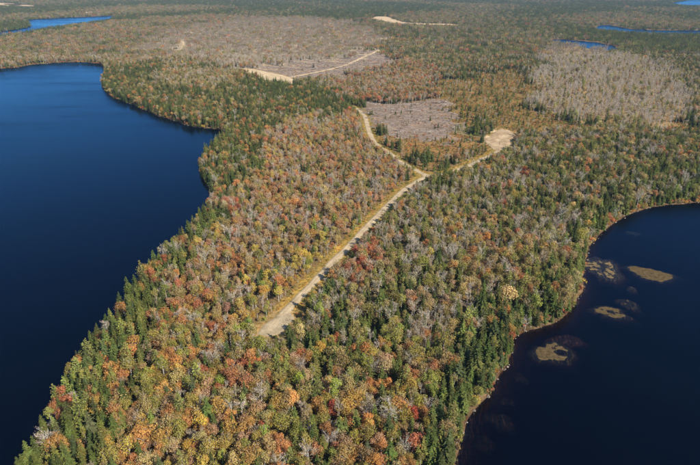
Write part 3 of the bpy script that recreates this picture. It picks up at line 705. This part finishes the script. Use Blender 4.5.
# a few trees that stand out in the picture
def single(name, kind, col, hf):
    i = int(np.argmin((x - MARKS[name][0]) ** 2 + (y - MARKS[name][1]) ** 2)); KIND[i] = kind; CN[i] = col; HF[i] = hf; return i
SPECIAL = {single("lime", 'maple', 'lime', 1.05): "bright lime-green broad maple standing out among orange trees in the foreground",
           single("pine_a", 'pine', 'pine', 1.12): "upper of two big yellow-green pines leaning over the left lake",
           single("pine_b", 'pine', 'pine', 1.05): "lower of two big yellow-green pines leaning over the left lake",
           single("spruce", 'spruce', 'spruce', 1.3): "tall lone spruce spire rising above the left lake shore",
           single("red", 'maple', 'red', 1.0): "brick-red maple in the foreground right of centre",
           single("gold", 'maple', 'gold', .95): "golden-yellow maple in the lower left foreground",
           single("orange", 'maple', 'orange', 1.1): "large orange maple behind the shore spruces at lower left"}
TINT = tint(CN, len(x))
leafy = np.isin(KIND, ("maple", "birch")) & ~np.isin(np.arange(len(x)), list(SPECIAL))
wx, wy = warp(x, y)
cellid = (np.floor(wx / 19).astype(int) * 4096 + np.floor(wy / 19).astype(int)); _, inv = np.unique(cellid[leafy], return_inverse=True)
cnt = np.bincount(inv)[:, None]; mean = np.stack([np.bincount(inv, TINT[leafy][:, k]) for k in range(3)], 1) / cnt
own = np.where(RNG.random(leafy.sum()) < .16, 1.0, .66)[:, None]
TINT[leafy] = own * TINT[leafy] + (1 - own) * mean[inv]                      # neighbours turn colour together
ROT = RNG.uniform(0, 6.283, len(x)); WID = HF * np.clip(RNG.normal(1, .13, len(x)), .7, 1.4); WID[KIND == 'spruce'] *= 1.15; WID[np.isin(zn, [ZN.index('peninsula_left'), ZN.index('peninsula_right')]) & (KIND != 'spruce')] *= .86; WID[zn == ZN.index('bare_mound')] *= .72
NV = {k: len(v) for k, v in FORMS.items()}
VAR = np.array([RNG.integers(NV[k]) for k in KIND]); VAR[(zn == ZN.index('bare_mound')) & (KIND == 'bare')] = 2

# ---------------------------------------------------------------- many trees as one stand
def library(name, meshes):
    c = bpy.data.collections.new(name)
    for i, m in enumerate(meshes): c.objects.link(bpy.data.objects.new("%s_%02d" % (name, i), m))
    return c

def stand(name, meshes, x, y, z, rot, scale, var, col, label, cat):
    m = bpy.data.meshes.new(name); m.from_pydata(np.stack([x, y, z], 1).tolist(), [], [])
    n = len(x)
    def put(nm, t, key, val): m.attributes.new(nm, t, 'POINT').data.foreach_set(key, np.ascontiguousarray(val).ravel())
    put("turn", 'FLOAT_VECTOR', "vector", np.stack([RNG.normal(0, .03, n), RNG.normal(0, .03, n), rot], 1).astype(np.float32))
    put("size", 'FLOAT_VECTOR', "vector", scale.astype(np.float32))
    put("form", 'INT', "value", var.astype(np.int32))
    put("color", 'FLOAT_COLOR', "color", np.concatenate([col, np.ones((n, 1))], 1).astype(np.float32))
    o = bpy.data.objects.new(name, m); COL.objects.link(o)
    ng = bpy.data.node_groups.new(name, 'GeometryNodeTree')
    ng.interface.new_socket("Geometry", in_out='INPUT', socket_type='NodeSocketGeometry')
    ng.interface.new_socket("Geometry", in_out='OUTPUT', socket_type='NodeSocketGeometry')
    N, L = ng.nodes, ng.links
    gi, go = N.new("NodeGroupInput"), N.new("NodeGroupOutput")
    ci = N.new("GeometryNodeCollectionInfo"); ci.inputs['Collection'].default_value = library(name + "_forms", meshes)
    ci.inputs['Separate Children'].default_value = True; ci.inputs['Reset Children'].default_value = True
    ip = N.new("GeometryNodeInstanceOnPoints"); ip.inputs['Pick Instance'].default_value = True
    def at(nm, t):
        a = N.new("GeometryNodeInputNamedAttribute"); a.data_type = t; a.inputs['Name'].default_value = nm; return a.outputs['Attribute']
    L.new(gi.outputs[0], ip.inputs['Points']); L.new(ci.outputs[0], ip.inputs['Instance'])
    L.new(at("form", 'INT'), ip.inputs['Instance Index']); L.new(at("turn", 'FLOAT_VECTOR'), ip.inputs['Rotation']); L.new(at("size", 'FLOAT_VECTOR'), ip.inputs['Scale'])
    L.new(ip.outputs[0], go.inputs[0])
    md = o.modifiers.new("trees", 'NODES'); md.node_group = ng
    return tag(o, label, cat, kind="stuff")

# the nearest 300 of each kind are trees of their own
PX, PY = pix(x, y, z + 6 * HF)
dist = np.sqrt(x ** 2 + y ** 2 + CAM_H ** 2)
inview = (PX > -4) & (PX < 704) & (PY > 2) & (PY < 470)
SINGLES = {}
LIMIT = 300
for k in ("spruce", "pine", "maple", "birch", "bare"):
    idx = np.where((KIND == k) & inview)[0]; SINGLES[k] = idx[np.argsort(dist[idx])][:LIMIT]
taken = np.zeros(len(x), bool)
for v in SINGLES.values(): taken[v] = True
STAND = dict(spruce=("spruce_forest", "dark green spruces filling the woods behind the nearest trees", "spruces"), pine=("pine_forest", "scattered green pines farther back in the woods", "pines"),
             maple=("maple_forest", "orange, rust and tan maples filling the woods farther back", "maples"), birch=("birch_forest", "olive and golden birches filling the woods farther back", "birches"),
             bare=("leafless_forest", "grey leafless hardwoods filling the woods and the low hill farther back", "bare trees"))
for k, (nm, lb, ct) in STAND.items():
    m = (KIND == k) & ~taken
    if m.sum(): stand(nm, [t[2] for t in MESH[k]], x[m], y[m], z[m] - .1, ROT[m], np.stack([WID[m], WID[m], HF[m]], 1), VAR[m], TINT[m], lb, ct)

# far distance: small stands
fx, fy = spots(1320, 5600, 11.5, .45, 60)
fd = shore_dist(fx, fy); fr_, fq = clear_of(fx, fy); fz = zone_of(fx, fy); fh = height(fx, fy, fd)
dens = np.array([W[n][4] for n in ZN])[fz]
k = (fd > 7) & (fr_ > 8) & (fq > 12) & (RNG.random(len(fx)) < np.where(dens < .2, dens * .5, dens))
fx, fy, fz, fh = fx[k], fy[k], fz[k], fh[k]
band = patchy(fx, fy * .55, 150, 1.1) * .6 + patchy(fx, fy, 320, 3.3) * .6
FK, FC, FH = grow(fx, fy, np.full(fx.shape, 99.), fz)
hw = (fz == 0) & (FK == 'spruce'); FK[hw] = np.array(['maple', 'birch', 'bare'], object)[RNG.choice(3, hw.sum(), p=[.4, .3, .3])]; FC[hw] = np.array(['tan', 'olive', 'brown', 'rust'], object)[RNG.choice(4, hw.sum(), p=[.18, .36, .36, .10])]
con = (fz == 0) & (RNG.random(len(fx)) < np.clip(.72 + .6 * band + .2 * sstep(2300, 3300, fy), .2, .98)); FK[con] = 'spruce'; FC[con] = np.array(['spruce', 'deep', 'fresh'], object)[RNG.choice(3, con.sum())]
FT = tint(FC, len(fx)) * np.where(np.isin(FK, ('maple', 'birch')), .82, .92)[:, None]
pc2 = np.isin(fz, [ZN.index('plateau')]) & (patchy(fx, fy, 37, .2) + patchy(fx, fy, 90, 1.4) > .62) & (RNG.random(len(fx)) < .6); FK[pc2] = 'spruce'; FT[pc2] = C['spruce']
for nm, kk, ks, lb, ct in (("far_conifer_forest", "conifer", ("spruce", "pine"), "dark conifer woods running to the horizon", "conifers"),
                           ("far_hardwood_forest", "hardwood", ("maple", "birch"), "tan and rust hardwood woods in the far distance", "hardwoods"),
                           ("far_leafless_forest", "leafless", ("bare",), "grey leafless hardwood woods in the far distance", "bare trees")):
    m = np.isin(FK, ks); n = m.sum()
    w = RNG.uniform(.85, 1.2, n)
    stand(nm, CMESH[kk], fx[m], fy[m], fh[m] - .2, RNG.uniform(0, 6.28, n), np.stack([w, w, FH[m]], 1), RNG.integers(0, 4, n), FT[m], lb, ct)

# ---------------------------------------------------------------- shrubs
sx, sy = spots(120, 1300, 2.5, .48, 40)
sdst = shore_dist(sx, sy); sr, sq = clear_of(sx, sy); sz = zone_of(sx, sy)
zs, zh = ZN.index("shrubs"), ZN.index("heath")
u = RNG.random(len(sx)); clr = patchy(sx, sy, 9, .4)
p = np.where(sz == zs, .5 + .35 * clr, np.where(sz == zh, .42 + .3 * clr, 0.))
p = np.where((sr < 6.5) & (sy < 700), .30, p); p = np.where((sdst < 4.6) & (sdst > .1), np.clip(.62 + .45 * clr, .15, .95), p)
p = np.where(sz == ZN.index('bare_mound'), .2, p); p = np.where(np.isin(sz, [ZN.index('slash_near'), ZN.index('slash_far')]), .07 + .09 * clr, p)
p = np.where(np.isin(sz, [ZN.index(q_) for q_ in ('peninsula_right', 'peninsula_left', 'foreground', 'northeast')]) & (p == 0) & (sy < 700), .16, p)
k = (u < p) & (sr > 1.2) & (sq > 1.2) & (sdst > .1)
sx, sy, sr, sz, sdst = sx[k], sy[k], sr[k], sz[k], sdst[k]; n = len(sx)
sh = height(sx, sy, sdst)
scn = np.array(pick(["rust", "orange", "brown", "gold", "olive", "red"], [3, 2.6, 2, 1.5, 1.6, .6], RNG.random(n)), object)
vg = sr < 6.5; scn[vg] = np.array(pick(["gold", "yellow", "lime", "olive", "orange", "tan"], [2, 1, .8, 1.6, 1.2, 1.6], RNG.random(vg.sum())), object)
gh = (sz == zh) | (sz == ZN.index('bare_mound')); scn[gh] = np.array(pick(["gold", "orange", "brown", "rust", "olive", "fresh"], [1.4, 2.2, 2.2, 1.6, 2.6, 1.4], RNG.random(gh.sum())), object)
STN = tint(scn, n); SW = RNG.uniform(.5, 1.25, n); SW[sdst < 5] *= 1.9; SV = RNG.integers(0, 3, n); SW[sz == zh] *= 1.25; SR = RNG.uniform(0, 6.28, n)
spx, spy = pix(sx, sy, sh + .8); sdist = np.hypot(sx, sy)
cand = np.where((spx > 2) & (spx < 698) & (spy > 2) & (spy < 463) & ((sr < 6.5) | (sdst < 4.3)) & (SW > .7))[0]
sh_single = cand[np.argsort(sdist[cand])][:220]
sm = np.ones(n, bool); sm[sh_single] = False
stand("shrub_cover", [t[2] for t in MESH["shrub"]], sx[sm], sy[sm], sh[sm] - .05, SR[sm], np.stack([SW[sm]] * 3, 1), SV[sm], STN[sm], "rust, orange and olive low shrubs covering the open heath and clearings", "shrubs")

# ---------------------------------------------------------------- logging waste, grass, shore stones
def sticks(seed, n, L, spread):
    random.seed(seed); s = Shape(); s.mat = dict(t=M_SLASH, w=M_SLASH, c=M_LEAF)
    for k in range(n):
        a = random.gauss(0, .8); ln = random.uniform(.4, 1) * L; o = np.array([random.uniform(-1, 1) * spread * 1.6, random.uniform(-1, 1) * spread * .6, random.uniform(.05, .7)])
        dv = np.array([math.cos(a) * ln / 2, math.sin(a) * ln / 2, random.uniform(-.25, .25)]); rr = random.uniform(.05, .13)
        s.limb(o - dv, o + dv, rr, rr * .5)
    return s
def clutter(seed, build):
    return [build(seed + i).mesh("clutter", 't', [M_SLASH]) for i in range(4)]
lx, ly = spots(560, 1700, 4.2, .5, 10)
lz = zone_of(lx, ly); lr, lq = clear_of(lx, ly)
row = np.sin((ly * .9 + lx * .35) / 5.5 + .8 * np.sin(lx / 31))
k = np.isin(lz, [ZN.index("slash_near"), ZN.index("slash_far")]) & (lr > 1) & (lq > 1) & (RNG.random(len(lx)) < np.clip(.3 + .4 * (row > .1) + .35 * patchy(lx, ly, 12, .9), .04, .95))
lx, ly = lx[k], ly[k]; n = len(lx)
stand("logging_slash", clutter(800, lambda s_: sticks(s_, 34, 4.5, 2.6)), lx, ly, height(lx, ly), RNG.normal(-.3, .35, n), np.repeat(np.exp(RNG.normal(-.1, .35, (n, 1))), 3, 1), RNG.integers(0, 4, n), np.full((n, 3), .3), "grey windrows of cut branches and logs on the logged clearings", "logging slash")

def tuft(seed):
    random.seed(seed); s = Shape(); s.mat = dict(t=M_BARK, w=M_BARK, c=M_LEAF)
    for k in range(34):
        o = np.array([random.gauss(0, .5), random.gauss(0, .5), 0]); s.card(o, rv() * np.array([1, 1, .2]), np.array([random.gauss(0, .4), random.gauss(0, .4), 1.]), random.uniform(.1, .22), random.uniform(.35, .9), (random.random(), random.random()), True)
    return s
tx, ty = spots(230, 820, 1.7, .5, 0)
tr_, tq = clear_of(tx, ty)
k = ((tr_ > -.5) & (tr_ < 7) | (tq > .3) & (tq < 4)) & (tr_ > -.5 + .9 * RNG.random(len(tx))) & (tq > .3) & (RNG.random(len(tx)) < .7) & (shore_dist(tx, ty) > 4)
tx, ty = tx[k], ty[k]; n = len(tx)
gc = tint(np.array(pick(["gold", "tan", "olive", "fresh", "orange"], [2.4, 2.2, 1.6, .7, .8], RNG.random(n)), object), n)
stand("verge_grass", [tuft(820 + i).mesh("tuft", 'c', [M_LEAF]) for i in range(3)], tx, ty, height(tx, ty), RNG.uniform(0, 6.28, n), np.repeat(RNG.uniform(.6, 1.3, (n, 1)), 3, 1), RNG.integers(0, 3, n), gc, "dry golden grass along the gravel road verges", "grass")

M_STONE = bark_material("shore_stone", lin((92, 82, 70)), lin((150, 136, 118)), 1.5)
def stone_mesh(seed):
    random.seed(seed); v = []; f = []
    t = (1 + 5 ** .5) / 2
    ico = [(-1, t, 0), (1, t, 0), (-1, -t, 0), (1, -t, 0), (0, -1, t), (0, 1, t), (0, -1, -t), (0, 1, -t), (t, 0, -1), (t, 0, 1), (-t, 0, -1), (-t, 0, 1)]
    fc = [(0, 11, 5), (0, 5, 1), (0, 1, 7), (0, 7, 10), (0, 10, 11), (1, 5, 9), (5, 11, 4), (11, 10, 2), (10, 7, 6), (7, 1, 8), (3, 9, 4), (3, 4, 2), (3, 2, 6), (3, 6, 8), (3, 8, 9), (4, 9, 5), (2, 4, 11), (6, 2, 10), (8, 6, 7), (9, 8, 1)]
    m = bpy.data.meshes.new("stone"); m.from_pydata([tuple(np.array(p) / 1.9 * np.array([1, .8, .6]) * random.uniform(.75, 1.2)) for p in ico], [], fc); m.materials.append(M_STONE); return m
bx, by = [], []
for l in LAKES[:2]:
    a = np.array(l)
    for p0, p1 in zip(a[:-1], a[1:]):
        L = np.linalg.norm(p1 - p0)
        if L > 120 or p0[1] < 100: continue
        k = int(L / 1.6); t = RNG.random(k)[:, None]; q = p0 + (p1 - p0) * t + RNG.normal(0, 1.1, (k, 2)); bx += list(q[:, 0]); by += list(q[:, 1])
bx, by = np.array(bx), np.array(by); bd = shore_dist(bx, by); k = (bd > -1.6) & (bd < 3); bx, by = bx[k], by[k]; n = len(bx)
stand("shore_stones", [stone_mesh(840 + i) for i in range(4)], bx, by, height(bx, by) + .05, RNG.uniform(0, 6.28, n), np.repeat(RNG.gamma(2.2, .17, (n, 1)), 3, 1), RNG.integers(0, 4, n), np.full((n, 3), .3), "pale stones strewn along the waterline of both lakes", "stones")

# ---------------------------------------------------------------- shoals in the right lake
def shoal_material(name, a, b):
    m, ns, ls = mat(name)
    g = ns.new("ShaderNodeNewGeometry"); n1 = noise(ns, ls, g.outputs['Position'], .5, 6, .7)
    r_ = ns.new("ShaderNodeValToRGB"); ramp(r_, [(.33, a), (.6, b)]); ls.new(n1.outputs[0], r_.inputs[0])
    d_ = ns.new("ShaderNodeBsdfDiffuse"); ls.new(r_.outputs[0], d_.inputs[0])
    o = ns.new("ShaderNodeOutputMaterial"); ls.new(d_.outputs[0], o.inputs[0]); return m
M_SHOAL = shoal_material("weedy_mud", lin((60, 49, 33)), lin((98, 82, 56)))
M_SHOALR = shoal_material("red_mud", lin((76, 50, 36)), lin((112, 76, 54)))
M_SHOALD = shoal_material("dark_weed", lin((66, 56, 40)), lin((128, 108, 76)))
SHOAL_LABEL = dict(tan_oval="large oval tan mud shoal, farthest out in the right lake", dark_weed="dark weedy stony shoal against the right lake's wooded bank", tan_small="long tan shoal with a pointed tail in mid bay of the right lake",
    tan_round="small round tan shoal beside the long tailed shoal", tan_notched="tan shoal with a dark notch below the sandy point", red_sunken="reddish sunken bar just behind the notched tan shoal",
    tiny_east="tiny sunken shoal between the round shoal and the large oval one", tiny_north="tiny dark shoal nearest the head of the right lake", deep_south="faint brown sunken shoal beneath the orange shore trees",
    deep_mid="faint small sunken shoal a little below the notched tan shoal", deep_corner="faintest sunken shoal, lowest of all along the right lake bank", deep_small="faint small sunken patch between the two lower shoals")
for i, (cx, cy, a, b, turn, top, nm) in enumerate(SHOALS):
    r_ = np.random.default_rng(60 + i); n = 48; rings = 14; v = [(cx, cy, top * .6 - .05)]
    ph = r_.uniform(0, 6.28, 5); t0 = math.radians(turn)
    for k in range(1, rings + 1):
        s = k / rings * 1.7
        for j in range(n):
            w = 2 * math.pi * j / n
            rad = s * (1 + .16 * math.sin(2 * w + ph[0]) + .11 * math.sin(3 * w + ph[1]) + .07 * math.sin(5 * w + ph[2]) + .04 * math.sin(9 * w + ph[3]))
            X0, Y0 = a * rad * math.cos(w), b * rad * math.sin(w)
            zz = top * .6 - .02 - .5 * max(0, s - .7) ** 1.3 * 1.6 - (3.2 * max(0, s - 1.02) ** 1.2) + .11 * mnoise.noise((X0 / 3.1, Y0 / 3.1, i * 7.3)) + .07 * mnoise.noise((X0 / 1.1, Y0 / 1.1, i * 3.1))
            if nm == "tan_notched": zz -= .8 * math.exp(-(((X0 - 4.2) / 2.2) ** 2 + ((Y0 - 1.0) / 1.8) ** 2))
            v.append((cx + X0 * math.cos(t0) - Y0 * math.sin(t0), cy + X0 * math.sin(t0) + Y0 * math.cos(t0), zz))
    if nm.startswith('deep'): v = [(p_[0], p_[1], p_[2] - .12) for p_ in v]
    f = [(0, 1 + j, 1 + (j + 1) % n) for j in range(n)]
    f += [(1 + (k - 1) * n + j, 1 + k * n + j, 1 + k * n + (j + 1) % n, 1 + (k - 1) * n + (j + 1) % n) for k in range(1, rings) for j in range(n)]
    o = mesh_obj("mud_shoal", v, f, M_SHOALR if "red" in nm else (M_SHOALD if "dark" in nm or "tiny" in nm else M_SHOAL), smooth=True)
    tag(o, SHOAL_LABEL[nm], "shoal", "shoals in the right lake")

# ---------------------------------------------------------------- cottages on the far lake
def flat_mat(name, c):
    m, ns, ls = mat(name); b = ns.new("ShaderNodeBsdfDiffuse"); b.inputs[0].default_value = (*lin(c), 1)
    o = ns.new("ShaderNodeOutputMaterial"); ls.new(b.outputs[0], o.inputs[0]); return m
M_WALLW, M_ROOFG, M_GLASS = flat_mat("white_boards", (224, 222, 214)), flat_mat("pale_roofing", (196, 194, 190)), flat_mat("window_dark", (40, 46, 54))
def box(x0, x1, y0, y1, z0, z1):
    return [(x0, y0, z0), (x1, y0, z0), (x1, y1, z0), (x0, y1, z0), (x0, y0, z1), (x1, y0, z1), (x1, y1, z1), (x0, y1, z1)], [(3, 2, 1, 0), (4, 5, 6, 7), (0, 1, 5, 4), (1, 2, 6, 5), (2, 3, 7, 6), (3, 0, 4, 7)]
def cottage(cx, cy, L, Wd, hh, label):
    e = bpy.data.objects.new("cottage", None); COL.objects.link(e)
    e.location = (cx, cy, float(height(np.array([cx]), np.array([cy]))[0]) + .1); tag(e, label, "cottage", "cottages on the far lake")
    v, f = box(-L / 2, L / 2, -Wd / 2, Wd / 2, -1, hh); mesh_obj("wall", v, f, M_WALLW, e)
    rv_ = [(-L / 2 - .5, -Wd / 2 - .6, hh - .1), (L / 2 + .5, -Wd / 2 - .6, hh - .1), (L / 2 + .5, Wd / 2 + .6, hh - .1), (-L / 2 - .5, Wd / 2 + .6, hh - .1), (-L / 2 - .5, 0, hh + Wd * .4), (L / 2 + .5, 0, hh + Wd * .4)]
    mesh_obj("roof", rv_, [(0, 1, 5, 4), (2, 3, 4, 5), (0, 4, 3), (1, 2, 5), (3, 2, 1, 0)], M_ROOFG, e)
    for k in range(3):
        xx = -L / 2 + L * (k + .5) / 3
        v, f = box(xx - .7, xx + .7, -Wd / 2 - .08, -Wd / 2 + .05, 1.0 if k != 1 else 0.0, 2.3); mesh_obj("window" if k != 1 else "door", v, f, M_GLASS, e)
for (cx, cy), (L, Wd, hh), lb in zip(COTTAGES, [(17, 9, 4.5), (14, 8, 3.6), (11, 7, 3.2), (9, 7, 3), (8, 6, 3.4)],
        ["largest white cottage on the far shore of the top-left lake", "white cottage just right of the largest one by the top-left lake", "small white cottage at the left bend of the top-left lake", "leftmost tiny white cottage by the top-left lake", "small cottage at the right tip of the top-left lake"]):
    cottage(cx, cy, L, Wd, hh, lb)

# ---------------------------------------------------------------- the nearest trees, one by one
CNAME = dict(orange="orange", rust="rust-red", red="brick-red", pink="pinkish", tan="tan", brown="brown", gold="golden", yellow="yellow", olive="olive-green", lime="lime-green", grey="pale grey",
             spruce="green", deep="dark green", fresh="fresh green", pine="yellow-green", blue="blue-green")
KNAME = dict(spruce=("spruce_tree", "spruce", "spruces standing one by one in the near woods"), pine=("pine_tree", "pine", "pines standing one by one in the near woods"), maple=("maple_tree", "maple", "maples standing one by one in the near woods"),
             birch=("birch_tree", "birch", "birches standing one by one in the near woods"), bare=("leafless_tree", "bare tree", "leafless hardwoods standing one by one in the near woods"), shrub=("shrub", "shrub", "shrubs along the roads and shores"))
ORD = ["first", "second", "third", "fourth", "fifth", "sixth", "seventh", "eighth", "ninth", "tenth", "eleventh", "twelfth", "thirteenth", "fourteenth", "fifteenth", "sixteenth", "seventeenth", "eighteenth", "nineteenth", "twentieth"]
MAIN = [p for n, p, w in ROADS if n == "main"][0]
END = np.array(MAIN[0])
def where(xx, yy, dd, rr, ppx, ppy):
    if math.hypot(xx - END[0], yy - END[1]) < 24: return "around the gravel road's lower end"
    if yy < 520 and rr < 11: return "beside the gravel road"
    if dd < 13: return "on the left lake's bank" if xx < -20 and yy < 1300 and ppx < 330 else "on the right lake's bank"
    if yy < END[1] + 4: return "below the gravel road's end"
    mp = np.array(MAIN); j = int(np.argmin(np.abs(mp[:, 1] - yy)))
    if yy < 505: return "left of the gravel road" if xx < mp[j, 0] else "right of the gravel road"
    return "beyond the road junction"
def cell(ppx, ppy):
    col = ["at the far left", "left", "left of centre", "in the middle", "right of centre", "right", "at the far right"][min(6, max(0, int(ppx / 100)))]
    rw = ["top", "upper part", "upper middle", "middle", "lower middle", "lower part", "bottom"][min(6, max(0, int(ppy / 66.5)))]
    return rw, ["far left", "left", "centre-left", "centre", "centre-right", "right", "far right"][min(6, max(0, int(ppx / 100)))]
def word_labels(items):
    """items: (key, size word, colour, noun, place, px, py); colour and size first, then the place, then the count along the row"""
    grp = {}
    for it in items:
        rw, cl = cell(it[5], it[6]); base = " ".join(("%s %s %s %s, %s %s of photo" % (it[1], it[2], it[3], it[4], rw, cl)).split())
        grp.setdefault(base, []).append(it)
    res = {}
    for base, its in grp.items():
        if len(its) == 1: res[its[0][0]] = base; continue
        its.sort(key=lambda t: t[5])
        for i, it in enumerate(its):
            res[it[0]] = (base if len(base.split()) <= 13 else base.replace(" of photo", "")) + (", leftmost" if i == 0 else ", rightmost" if i == len(its) - 1 else ", %s from left" % ORD[i] if i < 20 else "")
    return res

def plant_one(kind, xx, yy, zz, rot, w, h, var, col, label):
    nm, ct, gp = KNAME[kind]
    e = bpy.data.objects.new(nm, None); e.empty_display_size = .5
    e.location = (xx, yy, zz - .1); e.rotation_euler = (0, 0, rot); e.scale = (w, w, h)
    COL.objects.link(e); tag(e, label, ct, gp)
    for pn, m in zip(("trunk", "crown") if kind != "shrub" else ("stems", "foliage"), MESH[kind][var][:2]):
        o = bpy.data.objects.new(pn, m); o.color = (*col, 1); o.parent = e; COL.objects.link(o)
items = []
for k, idx in SINGLES.items():
    if not len(idx): continue
    big = np.quantile(HF[idx], [.25, .75])
    for i in idx:
        sz_ = "tall" if HF[i] > big[1] else "short" if HF[i] < big[0] else ""
        noun = KNAME[k][1] if k != "bare" else "leafless tree"
        if k == "maple": sz_ = {"tall": "broad", "short": "small", "": ""}[sz_]
        items.append((int(i), sz_, CNAME[CN[i]], noun, where(x[i], y[i], d[i], r[i], PX[i], PY[i]), PX[i], PY[i]))
LB = word_labels(items); LB.update(SPECIAL)
for k, idx in SINGLES.items():
    for i in idx: plant_one(k, x[i], y[i], z[i], ROT[i], WID[i], HF[i], VAR[i], TINT[i], LB[int(i)])
items = [(int(i), "big" if SW[i] > 1.1 else "", CNAME[scn[i]], "low shrub", where(sx[i], sy[i], sdst[i], sr[i], spx[i], spy[i]), spx[i], spy[i]) for i in sh_single]
LB2 = word_labels(items)
for i in sh_single: plant_one("shrub", sx[i], sy[i], sh[i], SR[i], SW[i], SW[i], SV[i], STN[i], LB2[int(i)])

# ---------------------------------------------------------------- the air
if HAZE_DENSITY > 0:
    m, ns, ls = mat("thin_haze")
    pv = ns.new("ShaderNodeVolumePrincipled"); pv.inputs['Density'].default_value = HAZE_DENSITY
    pv.inputs['Color'].default_value = (.42, .64, 1.0, 1); pv.inputs['Anisotropy'].default_value = .0
    o = ns.new("ShaderNodeOutputMaterial"); ls.new(pv.outputs[0], o.inputs['Volume'])
    v, f = box(-13500, 13500, -3000, 18500, -12, CAM_H + 8)
    tag(mesh_obj("haze", v, f, m), "thin pale haze over the whole landscape", "haze", kind="stuff")
print("trees", len(x), "far", len(fx), "shrubs", len(sx), {k: len(v) for k, v in SINGLES.items()})
